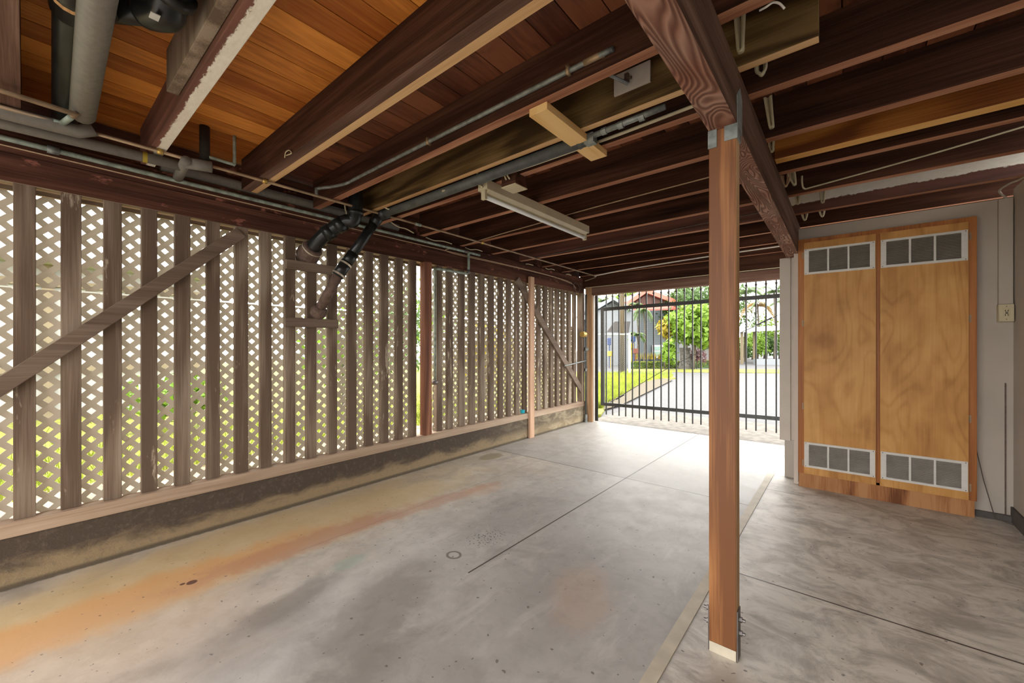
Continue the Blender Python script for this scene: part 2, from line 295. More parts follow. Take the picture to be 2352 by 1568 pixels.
# ceiling boards (each board its own tone; orange new boards in the left bays, old dark red boards elsewhere)
BW = .1585
m, t, b = newmat('ceiling_board_wood', .5, 0, .4); k = K(t)
tc = k.N.new('ShaderNodeTexCoord'); V = tc.outputs['Object']; x, y, z = k.sep(V)
idx = k.m('FLOOR', k.m('DIVIDE', k.m('ADD', x, 10.0), BW)); wn = k.N.new('ShaderNodeTexWhiteNoise'); wn.noise_dimensions = '1D'; k.L(idx, wn.inputs['W']); rnd = wn.outputs['Value']
cb = k.N.new('ShaderNodeCombineXYZ'); k.L(x, cb.inputs[0]); k.L(y, cb.inputs[1]); k.L(k.m('MULTIPLY', rnd, 30.0), cb.inputs[2]); VV = cb.outputs[0]
g1 = k.noise(VV, 6, 5, .55, .5, (3,.35,1)); g2 = k.noise(VV, 60, 3, .5, 0, (3,.15,1)); g3 = k.m('SINE', k.m('MULTIPLY', k.noise(VV, 2, 2, .5, .3, (3,.3,1)), 60.0))
g = k.m('ADD', k.m('ADD', k.m('MULTIPLY', g1, .6), k.m('MULTIPLY', g2, .3)), k.m('ADD', k.m('MULTIPLY', g3, .04), k.m('MULTIPLY', rnd, .55)))
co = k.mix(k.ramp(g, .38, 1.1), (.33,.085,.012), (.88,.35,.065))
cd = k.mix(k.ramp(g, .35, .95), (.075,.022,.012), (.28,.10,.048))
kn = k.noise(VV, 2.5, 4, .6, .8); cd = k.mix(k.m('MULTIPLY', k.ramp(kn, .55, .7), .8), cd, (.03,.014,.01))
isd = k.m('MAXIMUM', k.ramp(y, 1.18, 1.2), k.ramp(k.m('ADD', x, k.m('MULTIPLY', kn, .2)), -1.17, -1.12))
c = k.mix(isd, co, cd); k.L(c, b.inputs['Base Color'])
bp = k.N.new('ShaderNodeBump'); bp.inputs['Strength'].default_value = .2; bp.inputs['Distance'].default_value = .004; k.L(g2, bp.inputs['Height']); k.L(bp.outputs[0], b.inputs['Normal']); M['ceil'] = m
# joists with old white paint (underside for one, upper face for the other)
def painted(name, axis_paint, lo, hi):
    m, t, b = newmat(name, .75); k = K(t); tc = k.N.new('ShaderNodeTexCoord'); V = tc.outputs['Object']; x, y, z = k.sep(V)
    nb = k.m('ADD', k.m('MULTIPLY', k.noise(V, 14, 6, .75, .2, (.5,1,1)), .6), k.m('MULTIPLY', k.noise(V, 70, 3, .7, .2, (.35,1,1)), .4)); gr = k.noise(V, 10, 5, .5, .4, (.06,1,1))
    wd = k.mix(k.ramp(gr, .3, .7), (.07,.026,.018), (.21,.09,.065))
    v = {'y': y, 'z': z}[axis_paint]
    mk = k.ramp(k.m('ADD', v, k.m('MULTIPLY', k.m('SUBTRACT', nb, .5), .07)), lo, hi)
    if axis_paint == 'z': mk = k.m('MULTIPLY', mk, k.ramp(x, -.45, -.42))
    c = k.mix(mk, wd, k.mix(k.ramp(nb, .3, .8), (.72,.67,.57), (.88,.85,.77))); k.L(c, b.inputs['Base Color']); return m
M['paint_under'] = painted('joist_wood_white_underside', 'y', .022, .030)
M['paint_face'] = painted('joist_wood_white_face', 'z', .085, .092)
# outside
M['asphalt'] = flat('grey_asphalt', (.085,.084,.085), .85, var=.2, scale=12)
M['apron'] = flat('rough_apron_concrete', (.13,.115,.095), .85, var=.35, scale=9, bump=.4)
M['soil'] = flat('dry_leaf_soil', (.34,.24,.15), .95, var=.5, scale=9, bump=.5)
M['lawn'] = flat('lawn_ground', (.19,.20,.03), .95, var=.4, scale=6)
M['gravel'] = flat('gravel_edge', (.085,.07,.045), .95, var=.7, scale=40, bump=.6)
def leafmat(name, col, tr=.35):
    m, t, b = newmat(name, .5); k = K(t); tc = k.N.new('ShaderNodeTexCoord'); n = k.noise(tc.outputs['Object'], 3.5, 4)
    c = k.mix(k.ramp(n, .35, .65), tuple(v*.65 for v in col), tuple(min(1, v*1.25) for v in col)); k.L(c, b.inputs['Base Color'])
    tl = k.N.new('ShaderNodeBsdfTranslucent'); k.L(c, tl.inputs['Color']); mx = k.N.new('ShaderNodeMixShader'); mx.inputs[0].default_value = tr
    k.L(b.outputs[0], mx.inputs[1]); k.L(tl.outputs[0], mx.inputs[2]); k.L(mx.outputs[0], t.nodes['Material Output'].inputs[0]); return m
M['leaf_dark'] = leafmat('dark_green_leaves', (.07,.13,.03)); M['leaf_bright'] = leafmat('bright_green_leaves', (.17,.28,.03))
M['leaf_yellow'] = leafmat('yellow_leaves', (.36,.28,.03)); M['leaf_palm'] = leafmat('palm_fronds', (.15,.22,.08)); M['leaf_dry'] = leafmat('dry_palm_fronds', (.40,.27,.11))
M['grass'] = leafmat('grass_blades', (.25,.30,.03), .4); M['hedge'] = leafmat('hedge_leaves', (.17,.20,.02)); M['purple'] = leafmat('purple_foliage', (.20,.10,.11))
M['bark'] = flat('grey_bark', (.12,.10,.08), .9, var=.3, scale=8, bump=.4)
M['pole'] = wood('utility_pole_wood', [(.055,.04,.022), (.09,.068,.042), (.125,.098,.065)], 2, freq=12, rough=.9)
m, t, b = newmat('grey_lap_siding', .7); k = K(t); tc = k.N.new('ShaderNodeTexCoord'); x, y, z = k.sep(tc.outputs['Object'])
fr = k.m('FRACT', k.m('DIVIDE', z, .16)); c = k.mix(k.m('LESS_THAN', fr, .10), (.12,.14,.148), (.165,.188,.20)); k.L(c, b.inputs['Base Color']); M['siding'] = m
M['white_siding'] = flat('white_siding', (.34,.335,.32), .7, var=.04); M['redroof'] = flat('red_roof', (.38,.085,.06), .6, var=.15); M['redtrim'] = flat('red_trim', (.55,.13,.09), .6)
M['greytrim'] = flat('pale_grey_trim', (.21,.225,.24), .6, var=.05); M['glass'] = flat('green_window_glass', (.20,.33,.27), .15, var=.1); M['whitetrim'] = flat('white_trim', (.55,.55,.53), .5, var=.03)
M['gable'] = wood('brown_gable_boards', [(.05,.022,.017), (.085,.042,.032), (.12,.065,.05)], 2, freq=8)
M['dkopen'] = flat('dark_porch_wall', (.045,.036,.032), .8); M['greyroof'] = flat('grey_brown_roof', (.075,.068,.066), .8, var=.1); M['blue'] = flat('blue_cloth', (.02,.04,.13), .7, var=.2); M['yellow'] = flat('yellow_plastic', (.35,.26,.03), .6)
M['creamwall'] = flat('cream_stucco', (.20,.16,.10), .8, var=.05); M['pot'] = flat('grey_blue_planter', (.04,.05,.065), .7); M['rock'] = flat('mottled_rock', (.085,.078,.07), .9, var=.6, scale=7, bump=.6)
M['chain'] = flat('chainlink_wire', (.16,.16,.155), .6, .3); M['redcloth'] = flat('red_object', (.15,.05,.035), .6)

# ------------------------------------------------------------------ mesh builder
class MB:
    def __init__(s): s.v = []; s.f = []
    def add(s, vs, fs):
        n = len(s.v); s.v += [Vector(p) for p in vs]; s.f += [tuple(i+n for i in f) for f in fs]; return s
    def box(s, x0, x1, y0, y1, z0, z1):
        return s.add([(x0,y0,z0),(x1,y0,z0),(x1,y1,z0),(x0,y1,z0),(x0,y0,z1),(x1,y0,z1),(x1,y1,z1),(x0,y1,z1)],
                     [(0,3,2,1),(4,5,6,7),(0,1,5,4),(1,2,6,5),(2,3,7,6),(3,0,4,7)])
    def bar(s, p, q, wdt, hgt, up=(0,0,1)):
        """rectangular bar from p to q; wdt across, hgt along up"""
        p, q = Vector(p), Vector(q); d = (q-p).normalized(); up = Vector(up); a = d.cross(up)
        if a.length < 1e-4: a = d.cross(Vector((1,0,0)))
        a.normalize(); u = a.cross(d).normalized(); vs = []
        for e in (p, q):
            for i, j in ((-1,-1),(1,-1),(1,1),(-1,1)): vs.append(e + a*(i*wdt/2) + u*(j*hgt/2))
        return s.add(vs, [(0,1,2,3),(7,6,5,4),(0,4,5,1),(1,5,6,2),(2,6,7,3),(3,7,4,0)])
    def tube(s, pts, r, n=10, cap=True):
        pts = [Vector(p) for p in pts]; rs = r if isinstance(r, (list, tuple)) else [r]*len(pts); base = len(s.v); prev = None
        for i, p in enumerate(pts):
            d = (pts[min(i+1, len(pts)-1)]-pts[max(i-1, 0)])
            d = d.normalized() if d.length > 1e-9 else Vector((0,0,1))
            if prev is None:
                a = d.cross(Vector((0,0,1)));
                if a.length < .05: a = d.cross(Vector((1,0,0)))
            else:
                a = prev - d*prev.dot(d)
                if a.length < 1e-4: a = d.cross(Vector((0,1,0)))
            a.normalize(); prev = a; bb = d.cross(a)
            for j in range(n):
                th = 2*math.pi*j/n; s.v.append(p + (a*math.cos(th)+bb*math.sin(th))*rs[i])
        for i in range(len(pts)-1):
            for j in range(n):
                s.f.append((base+i*n+j, base+i*n+(j+1)%n, base+(i+1)*n+(j+1)%n, base+(i+1)*n+j))
        if cap: s.f.append(tuple(base+j for j in reversed(range(n)))); s.f.append(tuple(base+(len(pts)-1)*n+j for j in range(n)))
        return s
    def prism(s, poly, dirv):
        """extrude planar polygon by dirv"""
        n = len(poly); d = Vector(dirv); vs = [Vector(p) for p in poly]+[Vector(p)+d for p in poly]
        return s.add(vs, [tuple(reversed(range(n))), tuple(range(n, 2*n))]+[(i, (i+1)%n, n+(i+1)%n, n+i) for i in range(n)])
def smooth_path(pts, k=6):
    P = [Vector(p) for p in pts]; o = []
    for i in range(len(P)-1):
        a, b2, c, d = P[max(i-1,0)], P[i], P[i+1], P[min(i+2,len(P)-1)]
        for j in range(k):
            t = j/k; o.append(.5*((2*b2)+(-a+c)*t+(2*a-5*b2+4*c-d)*t*t+(-a+3*b2-3*c+d)*t**3))
    o.append(P[-1]); return o
def obj(name, mb, mat, parent=None, smooth=False, bevel=0, mats=None, origin=None):
    if origin is None:
        xs = [v.x for v in mb.v]; ys = [v.y for v in mb.v]; zs = [v.z for v in mb.v]
        origin = Vector(((min(xs)+max(xs))/2, (min(ys)+max(ys))/2, min(zs)))
    if parent is not None:
        pw = Vector(parent['_o']); loc = Vector(origin)-pw
    else: loc = Vector(origin)
    me = bpy.data.meshes.new(name); me.from_pydata([tuple(v-Vector(origin)) for v in mb.v], [], mb.f); me.validate()
    bm = bmesh.new(); bm.from_mesh(me); bmesh.ops.recalc_face_normals(bm, faces=bm.faces); bm.to_mesh(me); bm.free()
    me.materials.append(M[mat])
    if mats:
        for mm in mats[0]: me.materials.append(M[mm])
        for p in me.polygons: p.material_index = mats[1](p)
    o = bpy.data.objects.new(name, me); COL.objects.link(o); o.location = loc
    o['_o'] = tuple(origin)
    if parent is not None: o.parent = parent
    if smooth:
        for p in me.polygons: p.use_smooth = True
    if bevel:
        bv = o.modifiers.new('bevel', 'BEVEL'); bv.width = bevel; bv.segments = 2; bv.limit_method = 'ANGLE'
    return o
def tag(o, label, cat, group=None):
    o['label'] = label; o['category'] = cat
    if group: o['group'] = group
    return o
def thing(name, loc, label, cat, group=None):
    o = bpy.data.objects.new(name, None); COL.objects.link(o); o.location = loc; o['_o'] = tuple(loc); o.empty_display_size = .1
    return tag(o, label, cat, group)
def struct(name, mb, mat, **kw):
    o = obj(name, mb, mat, **kw); o['kind'] = 'structure'; return o
ORD = ['first','second','third','fourth','fifth','sixth','seventh','eighth','ninth','tenth','eleventh','twelfth','thirteenth','fourteenth','fifteenth','sixteenth','seventeenth','eighteenth','nineteenth','twentieth']

# ================================================================== STRUCTURE
O0 = (0,0,0)
ZC = 2.88; JB = 2.64
struct('floor', MB().box(-3.73, 1.06, -3.2, 6.765, -.15, 0), 'floor', origin=O0)
# ceiling boards with real grooves
cb = MB(); i0 = math.floor((-3.95+10)/BW); i1 = math.ceil((1.3+10)/BW)
for i in range(i0, i1):
    a = i*BW-10; cb.box(a+.0028, a+BW-.0028, -2.6, 6.75, ZC, ZC+.02)
cb.box(-4.1, 1.4, -2.6, 6.9, ZC+.02, ZC+.06)
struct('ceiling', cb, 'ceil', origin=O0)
struct('wall_left', MB().box(-3.95, -3.712, -3.2, 6.60, 0, .293), 'kerb', origin=O0)
# white plywood wall behind the cabinet, with its wing by the gate opening
wb = MB().box(-.41, 1.06, 5.0, 5.10, .02, 2.575)
wb.box(-.508, -.41, 5.18, 5.27, 0, .395)
struct('wall_back', wb, 'whitewall', origin=O0)
struct('trim_1', MB().box(-.552, -.455, 5.17, 5.20, .39, 2.33).box(-.455, -.40, 5.19, 5.21, .39, 2.33).box(-.535, -.40, 5.21, 5.28, .395, 2.33), 'whitepaint', bevel=.003, origin=O0)
struct('trim_2', MB().box(-.41, -.375, 4.98, 5.19, 0, 2.34), 'whitepaint', origin=O0)
struct('wall_right', MB().box(1.02, 1.10, -3.2, 5.0, .12, 2.638), 'whitewall', origin=O0)
struct('baseboard_right', MB().box(1.005, 1.10, -3.2, 5.0, 0, .12), 'darkbase', origin=O0)
struct('trim_3', MB().box(-.662, -.604, -3.2, 6.3, -.01, .004), 'creamtrim', origin=O0)

# ================================================================== LEFT WALL TIMBER
tag(obj('sill_plate', MB().box(-3.83, -3.70, -1.8, 6.58, .294, .378), 'plate', bevel=.004), 'long flat sill board lying on the dark concrete kerb', 'sill board')
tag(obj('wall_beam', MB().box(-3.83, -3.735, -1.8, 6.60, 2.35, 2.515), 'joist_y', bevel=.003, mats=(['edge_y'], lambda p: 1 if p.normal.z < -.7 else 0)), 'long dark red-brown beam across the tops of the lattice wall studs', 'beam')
tag(obj('wall_beam', MB().box(-3.83, -3.742, -1.8, 6.60, 2.517, 2.638), 'joist_y', bevel=.003), 'upper dark board of the lattice wall beam, carrying the pipes', 'beam')
tag(obj('rim_board', MB().box(-3.88, -3.835, -1.8, 6.60, 2.60, ZC-.002), 'joist_y'), 'dark rim board closing the joist ends above the lattice wall', 'board')
tag(obj('nailing_strip', MB().box(-3.86, -3.832, -1.8, 6.55, 2.325, 2.41), 'studx'), 'grey strip of wood behind the tops of the studs, above the lattice', 'strip')
studY = [-.6,-.416,-.23,-.044,.142,.329,.513,.693,.882,1.066,1.245,1.437,1.62,1.819,2.012,2.197,2.376,2.561,2.742,3.115,3.291,3.486,3.669,3.854,4.04,4.237,4.417,4.605,4.79,5.155,5.335,5.51,5.69,5.867,6.06,6.24]
vis = [y for y in studY if y > -.2]
for y in studY:
    if y < -.5: continue
    d = random.uniform(-.004, .004)
    o = obj('wall_stud', MB().box(-3.785, -3.742+d, y, y+random.uniform(.084,.092), .378, 2.352), 'stud', bevel=.003)
    if y < -.3: lab = 'weathered wooden stud of the lattice wall, just outside the left edge of the photo'
    elif y < -.2: lab = 'weathered wooden stud cut by the left edge of the photo'
    elif y < 2.8:
        i = [v for v in vis if v < 2.8].index(y); lab = 'weathered stud before the lattice, %s from the left edge of the photo' % ORD[i]
    elif y < 4.8:
        i = [v for v in vis if 2.8 < v < 4.8].index(y); lab = 'narrow stud before the lattice, %s right of the dark red post' % ORD[i]
    else:
        i = [v for v in vis if v > 4.8].index(y); lab = 'narrow stud towards the gate corner, %s right of the pinkish prop' % ORD[i]
    tag(o, lab, 'stud', 'upright studs of the lattice wall')
tag(obj('corner_stud', MB().box(-3.80, -3.70, 6.45, 6.56, .378, 2.35), 'stud'), 'thick stud at the far end of the lattice wall beside the gate', 'stud')
t = thing('wall_post', (-3.71, 2.93, .378), 'thick dark red-brown post halfway along the lattice wall', 'post')
obj('post_shaft', MB().box(-3.76, -3.665, 2.885, 2.985, .378, 2.35), 'redpost', t, bevel=.004)
tag(obj('prop_board', MB().box(-3.708, -3.668, 4.86, 4.965, 0, 2.44), 'brace_tan', bevel=.003), 'pinkish pine prop standing on the floor against the lattice wall kerb', 'post')
# diagonal braces
def brace(p, q, wid, label):
    p, q = Vector(p), Vector(q); d = (q-p).normalized(); nrm = Vector((0, -d.z, d.y))
    poly = [p+nrm*wid/2, p-nrm*wid/2, q-nrm*wid/2, q+nrm*wid/2]
    return tag(obj('diagonal_brace', MB().prism(poly, (.036,0,0)), 'studx', bevel=.003), label, 'brace')
brace((-3.74, -.75, .535), (-3.74, 1.10, 2.30), .088, 'long diagonal wooden brace crossing the lattice wall at the left')
brace((-3.74, 4.60, 2.37), (-3.74, 6.50, .56), .105, 'diagonal wooden brace behind the pinkish prop, falling towards the gate')
tag(obj('cross_cleat', MB().box(-3.74, -3.703, 1.435, 1.87, 2.062, 2.143), 'studx', bevel=.003), 'short horizontal board nailed across the studs just under the thick black pipe', 'board')
tag(obj('cross_cleat', MB().box(-3.74, -3.703, 1.425, 1.895, 1.562, 1.643), 'studx', bevel=.003), 'short horizontal board nailed across the studs under the rusty pipe end', 'board')
# lattice panels: diagonal slats clipped to each panel
def clip(poly, ax, val, keep_ge):
    o = []
    for i in range(len(poly)):
        a, b2 = poly[i], poly[(i+1)%len(poly)]; ia = (a[ax] >= val) == keep_ge; ib = (b2[ax] >= val) == keep_ge
        if ia: o.append(a)
        if ia != ib:
            tt = (val-a[ax])/(b2[ax]-a[ax]); o.append((a[0]+(b2[0]-a[0])*tt, a[1]+(b2[1]-a[1])*tt))
    return o
def lattice(y0, y1, z0, z1, label, PER=.0925, WD=.0335):
    # one thin sheet: rising slats run through, falling slats are cut between them
    mb = MB(); Q2 = math.sqrt(2); P = PER/Q2; h = WD/2; X0 = -3.800; TH = .006
    def quad(a0, a1, b0, b1):
        poly = [((a-b)/Q2, (a+b)/Q2) for a, b in ((a0,b0),(a1,b0),(a1,b1),(a0,b1))]
        for ax, v, g in ((0,y0,True),(0,y1,False),(1,z0,True),(1,z1,False)):
            poly = clip(poly, ax, v, g)
            if len(poly) < 3: return
        mb.prism([(X0, p[0], p[1]) for p in poly], (-TH,0,0))
    al, ah = (y0+z0)/Q2, (y1+z1)/Q2; bl, bh = (z0-y1)/Q2, (z1-y0)/Q2
    for k_ in range(math.floor(bl/P)-1, math.ceil(bh/P)+2): quad(al-.1, ah+.1, k_*P-h, k_*P+h)
    for j_ in range(math.floor(al/P)-1, math.ceil(ah/P)+2):
        for k_ in range(math.floor(bl/P)-1, math.ceil(bh/P)+2): quad(j_*P-h, j_*P+h, k_*P+h, (k_+1)*P-h)
    tag(obj('lattice_panel', mb, 'lattice'), label, 'lattice', 'white diamond lattice panels')
lattice(-1.4, .37, .33, 1.742, 'lower white diamond lattice panel at the left edge of the photo')
lattice(-1.4, .37, 1.752, 2.312, 'upper white diamond lattice panel at the left edge of the photo')
lattice(.375, 2.835, .33, 1.742, 'lower white diamond lattice panel left of the dark red post')
lattice(.375, 2.835, 1.752, 2.312, 'upper white diamond lattice panel left of the dark red post, behind the black pipes')
lattice(3.10, 4.90, .33, 1.742, 'lower white diamond lattice panel between the dark red post and the pinkish prop')
lattice(3.10, 4.90, 1.752, 2.312, 'upper white diamond lattice panel between the dark red post and the pinkish prop')
lattice(4.905, 6.42, .33, 1.742, 'lower white diamond lattice panel next to the gate corner')
lattice(4.905, 6.18, 1.752, 2.312, 'upper white diamond lattice panel next to the gate corner')

# ================================================================== JOISTS, GIRDER, POST
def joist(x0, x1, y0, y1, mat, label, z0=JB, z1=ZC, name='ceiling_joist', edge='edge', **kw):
    if edge and 'mats' not in kw: kw['mats'] = ([edge], lambda p: 1 if p.normal.z < -.7 else 0)  # undersides take the paler wood that has bounced light in its colour
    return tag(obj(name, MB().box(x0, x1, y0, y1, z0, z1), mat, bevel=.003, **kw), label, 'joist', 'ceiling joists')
XL, XR = -3.71, 1.25
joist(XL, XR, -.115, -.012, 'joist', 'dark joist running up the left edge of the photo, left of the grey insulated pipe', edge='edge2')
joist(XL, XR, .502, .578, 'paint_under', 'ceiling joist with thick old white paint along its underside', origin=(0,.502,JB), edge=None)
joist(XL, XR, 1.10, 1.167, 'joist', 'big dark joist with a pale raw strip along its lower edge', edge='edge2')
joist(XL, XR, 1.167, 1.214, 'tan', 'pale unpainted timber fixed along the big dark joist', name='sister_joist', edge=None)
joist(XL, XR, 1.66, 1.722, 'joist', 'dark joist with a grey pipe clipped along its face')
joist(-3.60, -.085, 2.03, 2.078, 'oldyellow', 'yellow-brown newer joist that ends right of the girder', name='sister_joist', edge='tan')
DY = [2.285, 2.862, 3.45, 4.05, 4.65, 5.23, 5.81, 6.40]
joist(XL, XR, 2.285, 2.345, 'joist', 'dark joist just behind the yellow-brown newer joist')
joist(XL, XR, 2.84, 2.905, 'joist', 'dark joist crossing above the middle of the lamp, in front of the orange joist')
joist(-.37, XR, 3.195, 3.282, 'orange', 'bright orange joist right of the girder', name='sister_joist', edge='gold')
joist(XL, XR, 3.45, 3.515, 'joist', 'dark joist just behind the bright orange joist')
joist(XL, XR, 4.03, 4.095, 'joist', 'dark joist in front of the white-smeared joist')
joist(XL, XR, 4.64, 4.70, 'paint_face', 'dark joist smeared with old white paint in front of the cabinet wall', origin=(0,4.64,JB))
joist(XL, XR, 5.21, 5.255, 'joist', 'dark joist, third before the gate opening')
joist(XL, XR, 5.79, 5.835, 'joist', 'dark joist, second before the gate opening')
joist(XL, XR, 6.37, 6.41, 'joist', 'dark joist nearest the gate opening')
tag(obj('blocking_board', MB().box(-2.62, -1.2, .452, .50, JB+.03, ZC), 'stud', bevel=.003), 'grey rough block bolted beside the white-painted joist', 'board')
# header above the gate and beam boards there
tag(obj('gate_header', MB().box(-3.58, -.41, 6.60, 6.75, 2.318, 2.455), 'header', bevel=.003), 'weathered header beam over the gate opening', 'beam')
tag(obj('header_board', MB().box(-3.80, -.38, 6.56, 6.60, 2.46, ZC), 'joist'), 'dark red board above the gate header, with a pale wire along it', 'board')
tag(obj('soffit_board', MB().box(-3.80, 1.3, 6.64, 6.74, 2.457, ZC-.002), 'joist'), 'outer dark board over the gate header', 'board')
# girder in two pieces, spliced over the post
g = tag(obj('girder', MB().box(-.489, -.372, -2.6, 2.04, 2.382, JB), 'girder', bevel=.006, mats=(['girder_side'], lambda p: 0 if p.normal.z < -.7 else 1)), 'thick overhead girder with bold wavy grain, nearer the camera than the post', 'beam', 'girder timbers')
g2 = MB().add([(-.489,2.045,2.38),(-.372,2.045,2.38),(-.372,5.17,2.325),(-.489,5.17,2.325),(-.489,2.045,JB),(-.372,2.045,JB),(-.372,5.17,JB),(-.489,5.17,JB)],
              [(0,3,2,1),(4,5,6,7),(0,1,5,4),(1,2,6,5),(2,3,7,6),(3,0,4,7)])
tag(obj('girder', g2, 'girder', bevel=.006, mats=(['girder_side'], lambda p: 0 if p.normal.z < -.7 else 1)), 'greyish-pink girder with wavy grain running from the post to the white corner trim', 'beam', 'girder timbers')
P = thing('support_post', (-.43, 2.04, 0), 'orange-brown square wooden post standing on the concrete floor under the girder', 'post')
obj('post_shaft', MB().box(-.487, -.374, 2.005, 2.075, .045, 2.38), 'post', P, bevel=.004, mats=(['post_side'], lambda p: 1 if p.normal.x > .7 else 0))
obj('base_block', MB().box(-.485, -.376, 2.007, 2.073, 0, .045), 'creamtrim', P)['label'] = 'cream painted foot of the post'
obj('base_bracket', MB().box(-.492, -.487, 2.012, 2.068, .0, .20), 'bolt', P); obj('base_bracket', MB().box(-.374, -.369, 2.012, 2.068, .0, .22), 'bolt', P)
for zz in (.115, .175):
    for sx, X0 in ((-1, -.492), (1, -.369)):
        obj('bolt', MB().tube([(X0, 2.04, zz), (X0+sx*.012, 2.04, zz)], .012, 6).tube([(X0+sx*.012, 2.04, zz), (X0+sx*.024, 2.04, zz)], .007, 8), 'bolt', P)
cp = MB().box(-.490, -.452, 2.000, 2.005, 2.30, 2.382).box(-.422, -.3715, 2.000, 2.005, 2.315, 2.382)
cp.box(-.374, -.369, 2.000, 2.078, 2.315, 2.382)
cp.prism([(-.3715, 2.005, 2.36), (-.3715, 2.10, 2.36), (-.3715, 2.10, 2.52), (-.3715, 2.055, 2.56), (-.3715, 1.99, 2.50)], (.004,0,0))
obj('metal_strap', cp, 'galv', P, bevel=.001)

# ================================================================== CABINET
C = thing('cabinet', (.22, 4.92, 0), 'tall two-door plywood cabinet with white louvred vents against the white wall', 'cabinet')
YF = 4.92
fr = MB().box(-.371, -.322, YF, 5.0, .135, 2.449).box(.768, .815, YF, 5.0, .135, 2.449).box(-.322, .768, YF, 5.0, 2.40, 2.449).box(.205, .233, YF, 5.0, .135, 2.40).box(-.322, .768, YF, 5.0, .135, .16)
obj('cabinet_frame', fr, 'cabinet', C, bevel=.002)
obj('toe_kick', MB().box(-.365, .803, YF+.004, 5.0, 0, .135), 'kick', C)
def vent(par, x0, x1, z0, z1):
    yv = YF-.018; mb = MB(); fx, fz = .036, .020
    mb.box(x0, x1, yv-.008, yv, z0, z0+fz).box(x0, x1, yv-.008, yv, z1-fz, z1).box(x0, x0+fx, yv-.008, yv, z0+fz, z1-fz).box(x1-fx, x1, yv-.008, yv, z0+fz, z1-fz)
    wI = (x1-x0-2*fx)/3
    for i in (1, 2): mb.box(x0+fx+wI*i-.007, x0+fx+wI*i+.007, yv-.008, yv, z0+fz, z1-fz)
    n = 17; lv = MB()
    for i in range(n):
        zz = z0+fz+(z1-z0-2*fz)*(i+.5)/n
        lv.add([(x0+fx, yv-.004, zz-.0035),(x1-fx, yv-.004, zz-.0035),(x1-fx, yv+.004, zz+.004),(x0+fx, yv+.004, zz+.004),(x0+fx, yv-.003, zz-.0045),(x1-fx, yv-.003, zz-.0045),(x1-fx, yv+.005, zz+.003),(x0+fx, yv+.005, zz+.003)],
               [(0,3,2,1),(4,5,6,7),(0,1,5,4),(1,2,6,5),(2,3,7,6),(3,0,4,7)])
    obj('vent', mb, 'vent', par)['label'] = 'white louvred vent'
    obj('louvres', lv, 'louver', par)
    for xx in (x0+.012, x1-.012):
        for zz in (z0+.010, z1-.010): obj('screw', MB().tube([(xx, yv-.008, zz), (xx, yv-.010, zz)], .004, 6), 'rust', par)
for (x0, x1, va, vb) in ((-.322, .206, -.319, .200), (.233, .767, .238, .762)):
    yd = YF-.018; dz0, dz1 = .140, 2.408
    d = MB()
    oz = [(.207+.012, .452-.012), (2.094+.012, 2.343-.012)]
    # door leaf with openings behind the vents
    d.box(x0, x1, yd, YF-.001, dz0, oz[0][0]).box(x0, x1, yd, YF-.001, oz[0][1], oz[1][0]).box(x0, x1, yd, YF-.001, oz[1][1], dz1)
    for (a, b3) in oz: d.box(x0, x0+.03, yd, YF-.001, a, b3).box(x1-.03, x1, yd, YF-.001, a, b3)
    D = obj('door', d, 'ply', C)
    vent(D, va, vb, .207, .452); vent(D, va, vb, 2.094, 2.343)
    for za, zb in ((.2,.46),(2.085,2.35)): obj('vent_lining', MB().box(x0+.02, x1-.02, YF+.012, YF+.02, za, zb), 'ventback', D)
for xh in (-.331, .777):
    for zh in (.24, .80, 1.62, 2.29):
        obj('hinge', MB().box(xh-.006, xh+.006, YF-.006, YF, zh-.03, zh+.03).tube([(xh+(.006 if xh < 0 else -.006), YF-.009, zh-.028), (xh+(.006 if xh < 0 else -.006), YF-.009, zh+.028)], .004, 6), 'copper', C)
# raceway, outlet, cable
R = thing('cable_raceway', (.975, 4.985, 1.72), 'tall white boxed raceway in the corner right of the cabinet', 'raceway')
obj('raceway_cover', MB().box(.937, 1.012, 4.965, 5.0, 1.728, 2.568), 'whitewall', R, bevel=.002)
obj('raceway_cable', MB().tube(smooth_path([(.98, 4.975, 2.568), (.95, 4.95, 2.60), (.93, 4.90, 2.622), (.955, 4.78, 2.630), (.985, 4.72, 2.630), (1.005, 4.64, 2.630)]), .008, 8), 'whitewall', R, smooth=True)
Q = thing('wall_outlet', (.972, 4.97, 1.585), 'ivory wall outlet box at the foot of the white raceway', 'outlet')
obj('outlet_box', MB().box(.932, 1.012, 4.945, 5.0, 1.588, 1.726), 'outlet', Q, bevel=.003)
obj('outlet_plate', MB().box(.934, 1.012, 4.938, 4.945, 1.590, 1.724), 'outlet', Q, bevel=.002)
obj('socket', MB().box(.957, .989, 4.934, 4.938, 1.622, 1.692), 'outlet', Q, bevel=.002)
for zz in (1.64, 1.674):
    for xx in (.966, .980): obj('socket_slot', MB().box(xx-.002, xx+.002, 4.932, 4.934, zz-.006, zz+.006), 'black', Q)
obj('test_button', MB().box(.966, .980, 4.931, 4.934, 1.650, 1.656), 'black', Q); obj('reset_button', MB().box(.966, .980, 4.931, 4.934, 1.659, 1.665), 'rust', Q)
for zz in (1.607, 1.708): obj('screw', MB().tube([(.973, 4.938, zz), (.973, 4.936, zz)], .003, 6), 'black', Q)
tag(obj('edge_strip', MB().box(.975, .982, 4.992, 5.0, .05, 1.10), 'rust'), 'thin brown vertical edging below the outlet, right of the cabinet', 'strip')
tag(obj('hanging_wire', MB().tube([(.822, 4.985, .545), (.86, 4.97, .30), (.915, 4.94, .02), (.97, 4.93, .008), (1.0, 4.90, .006)], .003, 6), 'dkwire'), 'thin dark wire slanting down to the floor right of the cabinet', 'wire')
